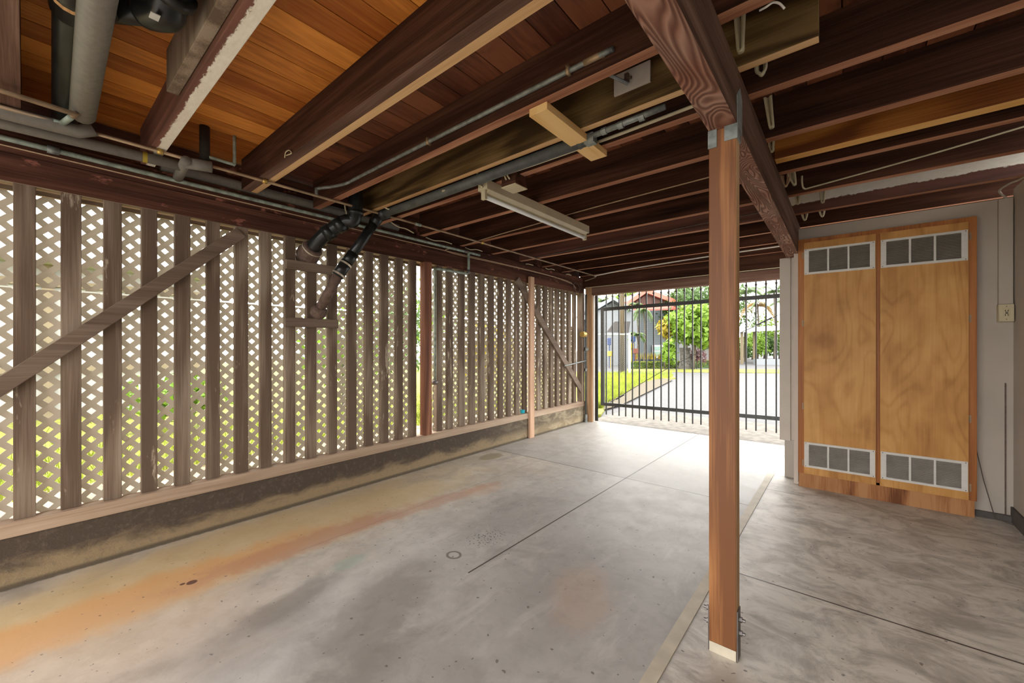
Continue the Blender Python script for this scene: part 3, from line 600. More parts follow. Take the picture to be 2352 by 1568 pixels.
tag(obj('wall_foot_strip', MB().box(.815, 1.005, 4.975, 5.0, 0, .05), 'darkbase'), 'dark strip at the floor right of the cabinet', 'strip')

# ================================================================== GATE
G = thing('sliding_gate', (-2.1, 7.0, .1), 'black metal bar gate across the driveway opening', 'gate')
gf = MB()
gf.bar((-3.59, 7.0, .292), (-.30, 7.0, .345), .045, .058).bar((-3.59, 7.0, 2.082), (-.30, 7.0, 2.128), .045, .060)
obj('rail', MB().bar((-3.59, 7.0, .292), (-.30, 7.0, .345), .045, .058), 'steel', G)
obj('rail', MB().bar((-3.59, 7.0, 2.082), (-.30, 7.0, 2.128), .045, .060), 'steel', G)
obj('stile', MB().box(-3.592, -3.528, 6.975, 7.025, .264, 2.112), 'steel', G)
gx = [-3.488+i*.1286 for i in range(25)]
for X0 in gx:
    if X0 > -.35: break
    b_ = MB().box(X0-.0095, X0+.0095, 6.9905, 7.0095, .098+(X0+3.5)*.009, 2.44)
    zk = 2.31
    b_.box(X0-.016, X0+.016, 6.984, 7.016, zk-.006, zk+.014).box(X0-.013, X0+.013, 6.987, 7.013, zk-.016, zk-.006)
    obj('bar', b_, 'steel', G)
obj('brace_cable', MB().tube(smooth_path([(-3.40, 7.02, .34), (-2.5, 7.02, .92), (-1.6, 7.02, 1.42), (-1.0, 7.02, 1.72), (-.5, 7.02, 1.98)], 4), .005, 6), 'steel', G)
obj('turnbuckle', MB().tube([(-3.40+.10, 7.02, .40), (-3.14, 7.02, .50)], .014, 8), 'steel', G); obj('turnbuckle', MB().tube([(-1.03, 7.02, 1.71), (-.84, 7.02, 1.81)], .012, 8), 'steel', G)
obj('ring', MB().tube([(-3.43+.028*math.cos(a), 7.02, .345+.028*math.sin(a)) for a in [i*math.pi/5 for i in range(11)]], .004, 6), 'steel', G)
obj('roller', MB().tube([(-.36, 7.0, .02), (-.36, 7.0, .33)], .02, 10), 'steel', G)
tag(obj('gate_latch_post', MB().tube([(-3.59, 6.80, -.05), (-3.59, 6.80, 2.45)], .034, 14).tube([(-3.59, 6.80, .22), (-3.59, 6.80, .245)], .037, 14).tube([(-3.59, 6.80, .80), (-3.59, 6.80, .82)], .037, 14).tube([(-3.59, 6.80, 1.33), (-3.59, 6.80, 1.35)], .037, 14).tube([(-3.59, 6.80, 1.62), (-3.59, 6.80, 1.64)], .037, 14), 'abs', smooth=False), 'round black pipe post beside the gate, ringed with pale bands', 'post')
tag(obj('corner_post', MB().box(-3.715, -3.575, 6.61, 6.70, 0, 2.46), 'cornerpost', bevel=.004), 'light brown wooden post at the left of the gate opening', 'post')
tag(obj('door_stop_strip', MB().box(-3.575, -3.562, 6.64, 6.69, 0, 2.30), 'greyplate'), 'thin pale strip on the light brown post by the gate', 'strip')
# pipes in the corner by the gate
T = thing('standpipe', (-3.69, 6.54, 0), 'grey water pipe running up the corner between lattice and gate', 'pipe')
obj('pipe_run', MB().tube([(-3.67, 6.55, 0), (-3.67, 6.55, 2.33)], .018, 10), 'abs_grey', T, smooth=True)
for za, zb, r_ in ((0,.14,.028),(.93,.98,.024),(1.30,1.36,.024),(1.55,1.60,.024)): obj('coupling', MB().tube([(-3.67, 6.55, za), (-3.67, 6.55, zb)], r_, 10), 'galv', T)
obj('side_arm', MB().tube([(-3.67, 6.55, 1.12), (-3.69, 5.85, 1.05)], .011, 8), 'galv', T)
obj('tap_handle', MB().tube([(-3.63, 6.50, 1.33), (-3.60, 6.47, 1.33)], .03, 8), 'galv', T)
tag(obj('brass_valve', MB().tube([(-3.665, 6.40, 1.60), (-3.665, 6.50, 1.60)], .05, 12), 'brass', smooth=False), 'round brass valve on the corner pipe', 'valve')
tag(obj('turquoise_cup', MB().tube([(-3.76, 4.79, .380), (-3.76, 4.79, .43)], [.030,.036], 12), 'bluecup'), 'turquoise plastic cup on the sill beside the pinkish prop', 'cup')

# ================================================================== PIPES
def pipe(name, pts, r, mat, label, cat='pipe', group=None, n=12, extra=None, sm=True):
    if extra is None: return tag(obj(name, MB().tube(pts, r, n), mat, smooth=sm), label, cat, group)
    t = thing(name, pts[0], label, cat, group); obj('pipe_run', MB().tube(pts, r, n), mat, t, smooth=sm)
    for nm, mb, mt in extra:
        for one in (mb if isinstance(mb, list) else [mb]): obj(nm, one, mt, t, smooth=True)
    return t
# conduit on the wall beam
pipe('conduit', smooth_path([(-3.715,-.8,2.587), (-3.715,3.50,2.587), (-3.712,3.585,2.585), (-3.70,3.60,2.56), (-3.70,3.60,2.36), (-3.702,3.585,2.318), (-3.705,3.50,2.308), (-3.72,3.12,2.305), (-3.73,3.083,2.29), (-3.73,3.08,2.2), (-3.73,3.08,.98)], 4), .0155, 'verdigris', 'green-grey metal conduit along the wall beam that drops down beside the dark red post', extra=[
    ('elbow', [MB().tube([(-3.712,3.54,2.587),(-3.705,3.59,2.587)], .022, 10), MB().tube([(-3.70,3.60,2.36),(-3.70,3.60,2.31)], .021, 10)], 'bolt'),
    ('strap', MB().tube([(-3.712,.085,2.585),(-3.712,.135,2.585)], .023, 10), 'galv'),
    ('end_cap', MB().tube([(-3.71,3.03,.965),(-3.71,3.09,.965)], .026, 10), 'bolt')])
# thin copper pipe under the joists
cz = 2.622
pipe('copper_pipe', [(-3.335,-.8,cz), (-3.335,3.0,cz), (-3.40,6.33,cz)], .0105, 'copper', 'long thin copper pipe running under the joist ends to the gate', extra=[
    ('pipe_clip', [MB().tube([(-3.335,a_,cz),(-3.335,a_+.028,cz)], .018, 8) for a_ in (1.125,.53,3.46)], 'brass'),
    ('solder_joint', [MB().tube([(-3.335,a_,cz),(-3.335,a_+.07,cz)], .0155, 8) for a_ in (.10,.72,2.50)], 'verdigris'),
    ('end_elbow', MB().tube(smooth_path([(-3.40,6.33,cz),(-3.40,6.42,cz-.004),(-3.46,6.47,cz-.02),(-3.66,6.50,cz-.05)]), .008, 8), 'copper')])
z2 = 2.60
a0, a1 = PZ(0, 207, z2), PZ(172, 262, z2); a2 = Vector((-3.335, .13, cz))
pipe('copper_pipe', [a0+(a0-a1)*2, a0, a1, a1+Vector((-.01,.01,.012)), a2], .0125, 'copper', 'short copper pipe at the left edge joining the long one beside the grey pipe', extra=[('coupling', MB().tube([a1+(a2-a1)*.3, a1+(a2-a1)*.9], .0145, 8), 'verdigris')])
# risers on the copper pipe
pipe('copper_branch', smooth_path([(-3.335,.76,cz+.012), (-3.335,.765,cz+.045), (-3.33,.80,cz+.055), (-3.33,.93,cz+.055), (-3.33,.945,cz+.07), (-3.33,.945,ZC)], 4), .0105, 'verdigris', 'small green tarnished branch bending up from the copper pipe to the orange boards')
pipe('copper_branch', smooth_path([(-3.335,1.52,cz+.01), (-3.335,1.52,cz+.05), (-3.33,1.53,cz+.062), (-3.2,1.60,cz+.068), (-3.05,1.638,cz+.07), (-2.8,1.645,2.70), (-1.0,1.645,2.70), (-.80,1.645,2.70)], 4), .0125, 'galv', 'thin grey pipe clipped along the face of the dark joist', extra=[
    ('pipe_clip', [MB().box(a_,a_+.015,1.626,1.662,2.68,2.72) for a_ in (-2.06,-1.02)], 'copper'), ('copper_end', MB().tube([(-.93,1.645,2.70),(-.86,1.645,2.70),(-.83,1.655,2.70)], [.0145,.0145,.013], 10), 'copper')])
# insulated pipes, left top
zi = 2.70
g0, g1 = PZ(224, 0, 2.66), PZ(190, 262, 2.66)
pipe('insulated_pipe', [g1, g0, g0+(g0-g1)*.6], .052, 'insul', 'fat grey foam-wrapped pipe under the orange boards, beside the black pipe', n=16)
q0, q1 = PZ(166, 0, 2.72), PZ(150, 262, 2.72)
dd = (q0-q1)
ex = [('socket', MB().tube([q1+dd*.93, q1+dd*1.15], .062, 16), 'abs'), ('paper_label', MB().tube([q1+dd*1.01, q1+dd*1.03], .0625, 16, cap=False), 'tan')]
pipe('drain_pipe', [q1+(q1-q0)*.25, q1, q0, q0+(q0-q1)*.6], .053, 'abs', 'fat black plastic pipe under the orange boards at the top left', extra=ex)
p1, p2 = PZ(0, 256, 2.61), PZ(180, 302, 2.61)
pipe('insulated_pipe', [p1+(p1-p2)*2, p1, p2, p2+Vector((.02,.06,.03))], .036, 'insul', 'upper grey foam-wrapped pipe at the left edge, ending beside the black pipe', n=14)
r1, r2 = PZ(0, 281, 2.60), PZ(420, 382, 2.60)
pipe('insulated_pipe', [r1+(r1-r2)*1.2, r1, r2], .032, 'insul', 'long grey foam-wrapped pipe below the white-painted joist', n=14, extra=[('yellow_tape', MB().tube([r1+(r2-r1)*.74, r1+(r2-r1)*.77], .0335, 14, cap=False), 'yellow')])
e1, e2 = PZ(425, 373, 2.60), PZ(487, 384, 2.60)
pipe('insulated_pipe', [PZ(428, 368, 2.60), PZ(409, 408, 2.585)], .030, 'insul', 'short grey foam-wrapped elbow dropping between the two grey pipes', n=14)
pipe('insulated_pipe', [e1, e2], .036, 'insul', 'open-ended short grey foam sleeve under the orange boards', n=14)
pipe('insulated_pipe', [(-3.785, .62, 2.684), (-3.785, 2.6, 2.684)], .045, 'insul', 'grey pipe lying along the top of the wall beam behind the conduit', n=14)
pipe('vent_stub', [PZ(470, 372, 2.64), PZ(470, 372, 2.64)+Vector((0,0,.24))], .030, 'black', 'short black stub pipe going up through the orange boards', n=14)
# big black elbow assembly at the top (P-trap), left of the white-painted joist
h0, h1 = PZ(265, 20, 2.76), PZ(378, 28, 2.70)
t = thing('drain_elbow', h1, 'black plastic elbow and pipe with a white sticker at the top of the photo', 'pipe')
obj('pipe_run', MB().tube([h0+(h0-h1)*.4, h0, h1+(h0-h1)*.1], .052, 16), 'abs', t, smooth=True)
obj('elbow', MB().tube(smooth_path([h1+(h0-h1)*.35, h1, h1+Vector((.06,.0,.03)), h1+Vector((.16,.02,.07))], 5), .064, 16), 'abs', t, smooth=True)
obj('collar', MB().tube([h1+Vector((.07,.01,.025)), h1+Vector((.10,.013,.04))], .072, 20), 'abs', t, smooth=True)
obj('riser', MB().tube([h1+Vector((.10,.01,.04)), h1+Vector((.6,.06,.10))], .045, 16), 'abs_grey', t, smooth=True)
c1 = PZ(355, 37, 2.64); obj('white_sticker', MB().box(c1.x-.02, c1.x+.02, c1.y-.014, c1.y+.014, 2.637, 2.640), 'whitetrim', t)
obj('strap', MB().tube([PZ(268, 45, 2.69), PZ(262, 25, 2.69)], .006, 6), 'black', t)
# grey drain pipe along the back of the yellow joist + black branch down to the wall
WY = 2.132
wy = PY(876, 492, WY)
t = thing('drain_pipe', (wy.x, WY, wy.z), 'grey plastic drain pipe running along behind the yellow-brown joist', 'pipe')
obj('pipe_run', MB().tube([(wy.x+.02, WY, wy.z), (-2.9, WY, 2.620), (-1.19, WY, 2.624)], .037, 16), 'abs_grey', t, smooth=True)
obj('reducer', MB().tube([(-1.24,WY,2.624),(-1.17,WY,2.622)], [.042,.025], 16), 'abs_grey', t, smooth=True)
obj('small_pipe', MB().tube([(-1.19,WY-.02,2.62),(-.72,WY-.02,2.635)], .016, 12), 'galv', t, smooth=True)
for a_ in (-1.08,-.98,-.86): obj('coupling', MB().tube([(a_,WY-.02,2.624),(a_+.03,WY-.02,2.624)], .020, 12), 'galv', t)
t = thing('black_branch_pipe', (-3.72, 1.72, 1.725), 'slim black drain pipe slanting down the wall into a rusty iron end', 'pipe')
A_ = Vector((wy.x-.02, WY, wy.z)); B_ = PD(786, 618, 3.63); C_ = PD(731, 716, 3.70)
obj('wye', MB().tube([A_+Vector((.10,0,-.005)), A_-Vector((.06,0,-.002))], .052, 16).tube([A_, A_+(B_-A_)*.18], [.050,.050], 16), 'abs', t, smooth=True)
obj('pipe_run', MB().tube([A_, A_+(B_-A_)*.92], .043, 16), 'abs', t, smooth=True)
obj('socket', MB().tube([A_+(B_-A_)*.72, A_+(B_-A_)*.90], .050, 16), 'abs', t, smooth=True)
obj('rubber_coupling', MB().tube([A_+(B_-A_)*.88, A_+(B_-A_)*1.12], .053, 16), 'abs', t, smooth=True)
for q in (.90, 1.08): obj('hose_clamp', MB().tube([A_+(B_-A_)*q, A_+(B_-A_)*(q+.025)], .056, 16), 'clamp', t)
D_ = A_+(B_-A_)*1.1
obj('iron_pipe', MB().tube([D_, C_], .044, 14), 'rust', t, smooth=True)['label'] = 'rusty iron pipe'
obj('iron_hub', MB().tube([C_+(D_-C_)*.12, C_+(D_-C_)*.02, C_-(D_-C_)*.04, C_-(D_-C_)*.12], [.058,.072,.072,.06], 16), 'rust', t, smooth=True)
# thick black pipe
E0 = Vector((-3.36, 1.875, 2.86)); E1 = Vector((-3.36, 1.875, 2.56)); E2 = PD(745, 540, 3.58); E3 = PD(716, 573, 3.63); E4 = PD(706, 590, 3.70)
t = thing('thick_drain_pipe', E1, 'thick black drain pipe dropping between joists and bending towards the lattice wall', 'pipe')
obj('pipe_run', MB().tube(smooth_path([E0, E1+Vector((0,0,.06)), E1+Vector((-.02,-.012,-.05)), E1+(E2-E1)*.35, E2, E3], 5), .060, 18), 'abs', t, smooth=True)
mid = E1+(E2-E1)*.5
for pa, pb, r_ in ((E1, E1+Vector((0,0,.03)), .068), (E1+(E2-E1)*.38, E1+(E2-E1)*.62, .067), (E1+(E2-E1)*.75, E1+(E2-E1)*.98, .069)): obj('socket', MB().tube([pa, pb], r_, 18), 'abs', t, smooth=True)
dv = (E4-E2).normalized()
obj('hub', MB().tube([E3-dv*.03, E3, E3+dv*.03, E3+dv*.05, E4+dv*.06], [.078,.088,.088,.098,.095], 20), 'rust', t, smooth=True)
obj('hose_clamp', MB().tube([E3-dv*.015, E3-dv*.003], .090, 20), 'clamp', t)

# ================================================================== LAMP AND SMALL CEILING THINGS
Lp = thing('fluorescent_lamp', (-2.10, 2.95, 2.64), 'long cream fluorescent strip lamp with one bare white tube under the joists', 'lamp')
y0, y1 = 2.19, 3.74
obj('housing', MB().box(-2.150, -2.055, y0, y1, 2.565, 2.638), 'fixture', Lp, bevel=.003)
rf = MB().add([(-2.150,y0+.03,2.565),(-2.055,y0+.03,2.565),(-2.055,y1-.03,2.565),(-2.150,y1-.03,2.565),(-2.120,y0+.03,2.545),(-2.085,y0+.03,2.545),(-2.085,y1-.03,2.545),(-2.120,y1-.03,2.545)],
              [(0,3,2,1),(4,5,6,7),(0,1,5,4),(1,2,6,5),(2,3,7,6),(3,0,4,7)])
obj('reflector', rf, 'fixture', Lp)
obj('tube', MB().tube([(-2.102, y0+.03, 2.520), (-2.102, y1-.03, 2.520)], .0165, 14), 'tube', Lp, smooth=True)
for ya in (y0+.005, y1-.03): obj('lamp_holder', MB().box(-2.122, -2.082, ya, ya+.025, 2.497, 2.566), 'fixture', Lp, bevel=.003)
obj('lamp_cord', MB().tube(smooth_path([PY(1109,430,2.185), PY(1099,422,2.17), PY(1095,408,2.16), PY(1097,396,2.16), PY(1104,388,2.16)]), .0065, 8), 'cable', Lp, smooth=True)
J = thing('junction_box', (-1.885, 2.305, 2.555), 'dark ceiling junction box with a pale square cover, behind the lamp end', 'box')
obj('box_body', MB().box(-1.95, -1.82, 2.235, 2.37, 2.56, 2.72), 'joist', J)
obj('cover_plate', MB().box(-1.953, -1.817, 2.232, 2.373, 2.554, 2.56), 'fixture', J)
tag(obj('cable_loop', MB().tube(smooth_path([PY(1163,413,2.22),PY(1158,400,2.21),PY(1156,388,2.21),PY(1160,376,2.22)]), .0065, 8), 'cable', smooth=True), 'pale cable dropping left of the junction box', 'cable')
tag(obj('cable_loop', MB().tube(smooth_path([PY(1171,411,2.22),PY(1165,401,2.21),PY(1169,389,2.20),PY(1180,380,2.20),PY(1196,374,2.21)]), .0065, 8), 'cable', smooth=True), 'pale curved cable just above the junction box', 'cable')
tag(obj('lumber_offcut', MB().box(-1.283, -1.170, 1.69, 2.358, 2.600, 2.6395), 'plank', bevel=.002), 'yellow pine board nailed flat under the joists between lamp and girder', 'board')
W = thing('wall_plate', (-.865, 2.022, 2.735), 'pale grey plate with a bracket on the face of the yellow-brown joist', 'plate')
obj('backing_plate', MB().box(-.961, -.765, 2.018, 2.029, 2.737, 2.845), 'greyplate', W)
obj('bracket', MB().box(-.895, -.875, 2.0, 2.018, 2.775, 2.82).box(-.91, -.86, 2.008, 2.018, 2.79, 2.80), 'rust', W)
obj('pipe_stub', MB().tube([(-.875,2.0,2.76),(-.99,1.80,2.80)], .009, 8), 'galv', W)
tag(obj('gang_box', MB().box(-1.19,-1.13,2.10,2.15,2.585,2.64), 'galv'), 'small galvanised metal box at the end of the yellow pine board', 'box')
tag(obj('ceiling_patch', MB().tube([(-2.98,1.40,ZC-.001),(-2.98,1.40,ZC-.005)], .045, 16), 'whitetrim'), 'small white round patch on the dark boards by the copper pipe', 'patch')
# cables on joist faces etc
def cable(name, pts, r, mat, label, cat='cable', group=None, k=5):
    return tag(obj(name, MB().tube(smooth_path(pts, k), r, 7), mat, smooth=True), label, cat, group)
cable('flat_cable', [(-2.45,2.10,2.615),(-1.9,2.19,2.625),(-1.2,2.265,2.66),(-.9,2.275,2.67),(-.5,2.275,2.68)], .010, 'cable', 'pale flat cable stapled to the dark joist between lamp and girder')
cable('long_cable', [(-3.60,3.44,2.63),(-3.0,3.435,2.66),(-2.5,3.44,2.68),(-2.0,3.435,2.70),(-1.4,3.44,2.715),(-.55,3.44,2.73)], .0055, 'wire', 'thin tan cable sagging along the joist behind the lamp')
cable('long_cable', [(-3.55,4.63,2.65),(-3.0,4.625,2.655),(-2.4,4.63,2.68),(-1.9,4.625,2.67),(-1.3,4.62,2.70),(-.55,4.62,2.71)], .006, 'dkwire', 'dark cable along the joist behind the far end of the lamp')
cable('white_cable', [(-3.40,6.36,2.615),(-3.1,6.36,2.64),(-2.8,6.36,2.66),(-2.2,6.36,2.68),(-1.5,6.36,2.70),(-.45,6.36,2.715)], .011, 'vent', 'white cable running along the joist nearest the gate')
cable('pale_wire', [(-3.68,6.555,2.455),(-2.5,6.552,2.457),(-1.0,6.552,2.46),(-.45,6.552,2.46)], .006, 'cable', 'pale straight wire on the board above the gate header')
cable('tan_wire', [(-3.733,-.8,2.553),(-3.733,1.0,2.549),(-3.733,2.4,2.545),(-3.731,3.3,2.545),(-3.731,4.8,2.55),(-3.731,6.0,2.52),(-3.73,6.3,2.42)], .0045, 'wire', 'thin tan wire along the wall beam below the conduit')
cable('tan_wire', [(-3.728,3.45,2.60),(-3.72,3.30,2.575),(-3.728,3.25,2.545),(-3.728,3.5,2.53),(-3.728,4.5,2.54),(-3.728,5.6,2.53),(-3.728,6.2,2.48)], .0045, 'wire', 'second thin tan wire on the beam right of the conduit end')
cable('wire_coil', [(-3.72,6.12,2.52),(-3.70,6.2,2.42),(-3.70,6.28,2.34),(-3.69,6.36,2.38),(-3.70,6.34,2.48),(-3.70,6.2,2.50),(-3.70,6.18,2.40),(-3.69,6.3,2.36),(-3.70,6.42,2.44),(-3.70,6.38,2.52),(-3.72,6.5,2.50)], .004, 'dkwire', 'tangle of thin dark wires in the corner above the lattice')
cable('right_cable', [(-.27,3.50+.42,2.74),(-.27,3.93,2.68),(-.26,4.015,2.665),(-.2,4.02,2.668),(.15,4.02,2.70),(.5,4.02,2.735),(.95,4.02,2.79)], .0065, 'cable', 'pale cable stapled along the dark joist above the cabinet')
def stub(px, py, qx, qy, lab, z=2.62):
    a, b2 = PZ(px, py, z+.03), PZ(qx, qy, z)
    cable('cut_cable', [a, a+(b2-a)*.3+Vector((0,0,-.012)), a+(b2-a)*.65+Vector((0,0,.006)), b2], .006, 'cable', lab, group='cut cable ends by the lattice wall')
stub(792, 472, 796, 494, 'short cut cable end behind the thick black pipe')
stub(881, 474, 916, 484, 'cut cable end hanging beside the grey drain pipe')
stub(898, 510, 950, 535, 'cut cable end in the first joist bay right of the slim black pipe')
stub(978, 545, 1038, 560, 'cut cable end in the joist bay above the elbow of the conduit')
stub(1068, 568, 1108, 577, 'cut cable end just right of the conduit elbow')
stub(1190, 603, 1225, 609, 'cut cable end above the top of the lattice, midway to the gate')
stub(1253, 615, 1274, 620, 'cut cable end in the bay left of the pinkish prop top')
stub(1287, 627, 1312, 632, 'last cut cable end before the gate corner')
# loops of spare cable hanging right of the girder
def loop(px, pyt, pyb, Y, label, wd=.018, n=3, mat='cable', tw=0):
    a = PY(px, pyt, Y); b2 = PY(px+tw, pyb, Y); mb = MB()
    for i in range(n):
        o = (i-(n-1)/2)*.007; ww = wd*(1-.25*i)
        mb.tube(smooth_path([a+Vector((-ww, o, .03)), a+Vector((-ww, o, -.0)), (a+b2)/2+Vector((-ww*.8+.002, o, 0)), b2+Vector((-.006, o, .008)), b2+Vector((.002, o, -.001)), b2+Vector((.010, o, .008)), (a+b2)/2+Vector((ww*.8, o, 0)), a+Vector((ww, o, 0)), a+Vector((ww, o, .03))], 4), .0078, 6)
    tag(obj('cable_loop', mb, mat, smooth=True), label, 'cable', 'spare cable loops beside the girder')
loop(1700, 42, 118, 2.022, 'topmost hanging loop of cream cable right of the girder, before the yellow-brown joist', .016)
loop(1748, 158, 172, 2.275, 'flattened cream cable loop under the end of the yellow-brown joist', .02, 2)
loop(1763, 215, 292, 2.83, 'long hanging loop of cream cable in the bay right of the metal strap', .016, 3, tw=8)
loop(1772, 330, 348, 3.185, 'small cream cable loop just above the orange joist end', .012, 2)
loop(1818, 398, 424, 4.015, 'bunched cream cable loop below the orange joist, nearest the girder', .022, 4, tw=6)
loop(1804, 410, 428, 4.01, 'tan loop of fine wires beside the bunched cable under the orange joist', .03, 3, 'wire')
loop(1832, 440, 468, 4.62, 'cream cable loop against the white-smeared joist', .02, 3)
loop(1889, 438, 465, 4.625, 'open cream cable loop left of the cabinet top vents', .018, 2)
loop(1848, 488, 505, 4.712, 'lower cream cable loop above the cabinet top edge', .022, 2)
loop(1888, 485, 497, 4.712, 'smallest cream cable loop above the cabinet', .018, 2)
cable('wire_hook', [PY(1802,20,1.74),PY(1790,8,1.73),PY(1775,6,1.73),PY(1760,16,1.73),PY(1745,24,1.74)], .004, 'vent', 'thin white hooked wire at the top, right of the girder', 'wire')
cable('wire_hook', [PY(654,362,1.095),PY(656,350,1.09),PY(664,345,1.09),PY(669,352,1.09),PY(657,357,1.09)], .003, 'cable', 'small bent wire hook on the big dark joist', 'wire')

# ================================================================== OUTSIDE
def poly_obj(name, pts, mat, z, th=.02, label=None, cat=None, kind='structure'):
    mb = MB().prism([(p[0], p[1], z-th) for p in pts], (0,0,th)); o = obj(name, mb, mat, origin=(0,0,0))
    if kind: o['kind'] = kind
    else: tag(o, label, cat)
    return o
poly_obj('ground', [(-60,-40),(60,-40),(60,90),(-60,90)], 'asphalt', -.10)
poly_obj('driveway_apron', [(-3.75,6.766),(1.3,6.766),(1.3,8.6),(-3.75,8.6)], 'apron', -.022, .05)
poly_obj('path_behind', [(-3.7,-12),(12,-12),(12,-3.2),(-3.7,-3.2)], 'apron', -.05, .04)
poly_obj('side_yard', [(-40,-14),(-3.95,-14),(-3.95,7.0),(-3.8,7.4),(-40,7.4)], 'lawn', .02, .1)
poly_obj('soil_strip', [(-6.0,-6),(-3.95,-6),(-3.95,7.0),(-5.6,7.0)], 'soil', .03, .05)
lawnpts = [(-3.85,7.4)] + [tuple(PZ(px,py,-.06)[:2]) for px,py in ((1390,936),(1400,925),(1440,905),(1480,882),(1500,872),(1552,868),(1545,862),(1500,860),(1470,858),(1380,856))] + [(-40,20),(-40,7.4)]
poly_obj('front_lawn', lawnpts, 'lawn', -.06, .04)
poly_obj('far_verge', [tuple(PZ(px,py,-.07)[:2]) for px,py in ((1440,852),(1800,856),(2100,860),(2100,848),(1440,847))], 'lawn', -.07, .03)
gp = [tuple(PZ(px,py,-.055)[:2]) for px,py in ((1386,940),(1425,930),(1475,906),(1545,872),(1520,868),(1470,880),(1425,895),(1394,908))]
poly_obj('gravel_edge', gp, 'gravel', -.05, .01)
# grass blades
def blades(name, n, region, z, h, label, mat='grass'):
    mb = MB()
    for _ in range(n):
        p = region()
        if p is None: continue
        a = random.uniform(0, 6.28); l = h*random.uniform(.5, 1.3); wd = .006+l*.02; dx, dy = math.cos(a)*wd, math.sin(a)*wd; lx, ly = random.uniform(-.5,.5)*l, random.uniform(-.5,.5)*l
        b0 = len(mb.v); mb.v += [Vector((p[0]-dx,p[1]-dy,z)), Vector((p[0]+dx,p[1]+dy,z)), Vector((p[0]+lx,p[1]+ly,z+l))]; mb.f.append((b0,b0+1,b0+2))
    o = obj(name, mb, mat); o['kind'] = 'stuff'; o['label'] = label; o['category'] = 'grass'; return o
blades('grass', 9000, lambda: (-5.6-abs(random.gauss(0,1.5)), random.uniform(-1.5,7.2)), .03, .10, 'green and yellow grass seen through the lattice')
EDG = [(856,1548),(862,1552),(868,1549),(872,1505),(882,1478),(905,1440),(925,1402),(940,1386)]
def reg():
    yy = 793+927*1.34/random.uniform(8.6, 21)
    for (a_, xa), (b_, xb) in zip(EDG, EDG[1:]):
        if a_ <= yy <= b_:
            return PZ(random.uniform(1372, xa+(xb-xa)*(yy-a_)/(b_-a_)-6), yy, -.06)
    return None
blades('grass', 14000, reg, -.06, .13, 'tall yellow-green grass left of the driveway beyond the gate')
# ---- vegetation
def leaf_cloud(n, c, r, size, asp=.45, fill=.55, flat_=0.0):
    mb = MB(); c = Vector(c)
    for _ in range(n):
        d = Vector((random.gauss(0,1), random.gauss(0,1), random.gauss(0,1))).normalized(); rr = random.uniform(fill, 1)
        p = c + Vector((d.x*r[0], d.y*r[1], d.z*r[2]))*rr
        a = Vector((random.gauss(0,1), random.gauss(0,1), random.gauss(0,1)+.3)).normalized(); u = a.cross(d)
        if u.length < .1: continue
        u.normalize(); s_ = size*random.uniform(.6,1.3); v = u.cross(a).normalized()
        b0 = len(mb.v); mb.v += [p-a*s_*.5, p+u*s_*asp*.5, p+a*s_*.5, p-u*s_*asp*.5]; mb.f.append((b0,b0+1,b0+2,b0+3))
    return mb
def tree(px, pyb, pyt, f, rpx, label, mat='leaf_dark', n=1500, size=.28, trunk=.12, base_z=-.1, crown_frac=.62, name='tree'):
    b0 = PD(px, pyb, f); top = PD(px, pyt, f); r = rpx/FPX*f; base = Vector((b0.x, b0.y, base_z)); hh = top.z-base_z; cz_ = base_z+hh*(1-crown_frac/2)
    t = thing(name, base, label, 'tree')
    obj('trunk', MB().tube([base, base+Vector((r*.06,0,hh*.35)), base+Vector((0,0,hh*(1-crown_frac*.4)))], [trunk, trunk*.8, trunk*.4], 8), 'bark', t, smooth=True)
    mb = MB(); 
    for i in range(7):
        an = i*2.4; off = Vector((math.cos(an)*r*.45, math.sin(an)*r*.45, (i/6-.5)*hh*crown_frac*.55))
        q = leaf_cloud(n//7, Vector((base.x, base.y, cz_))+off, (r*.62, r*.62, hh*crown_frac*.28), size); mb.add(q.v, q.f)
    obj('foliage', mb, mat, t); return t
def palm(px, pyb, pyt, f, rpx, label, mat='leaf_palm', nf=16, droop=.8, trunk=.09, base_z=-.1):
    b0 = PD(px, pyb, f); top = PD(px, pyt, f); base = Vector((b0.x, b0.y, base_z)); r = rpx/FPX*f; cr = Vector((top.x, top.y, top.z))
    t = thing('palm_tree', base, label, 'palm')
    obj('trunk', MB().tube(smooth_path([base, base+(cr-base)*.5+Vector((.1,.05,0)), cr], 5), trunk, 8), 'bark', t, smooth=True)
    mb = MB()
    for i in range(nf):
        an = i*2*math.pi/nf+random.uniform(-.2,.2); el = random.uniform(.1,1.0); dirh = Vector((math.cos(an), math.sin(an), 0)); pts = []
        for j in range(9):
            s_ = j/8; pts.append(cr+dirh*r*s_*(1-.15*el)+Vector((0,0,r*(el*s_*1.1-droop*s_*s_*1.3))))
        mb.tube(pts, [.02*(1-j/10) for j in range(9)], 4)
        side = dirh.cross(Vector((0,0,1)))
        for j in range(1, 9):
            for m2 in range(3):
                p = pts[j-1].lerp(pts[j], m2/3); l = r*.30*(1-.5*abs(j/8-.5))
                for sg in (-1, 1):
                    q = p+side*sg*l*.8+dirh*l*.35+Vector((0,0,-l*.45)); b1 = len(mb.v)
                    mb.v += [p-dirh*.045, p+dirh*.06, q]; mb.f.append((b1,b1+1,b1+2))
    obj('fronds', mb, mat, t); return t
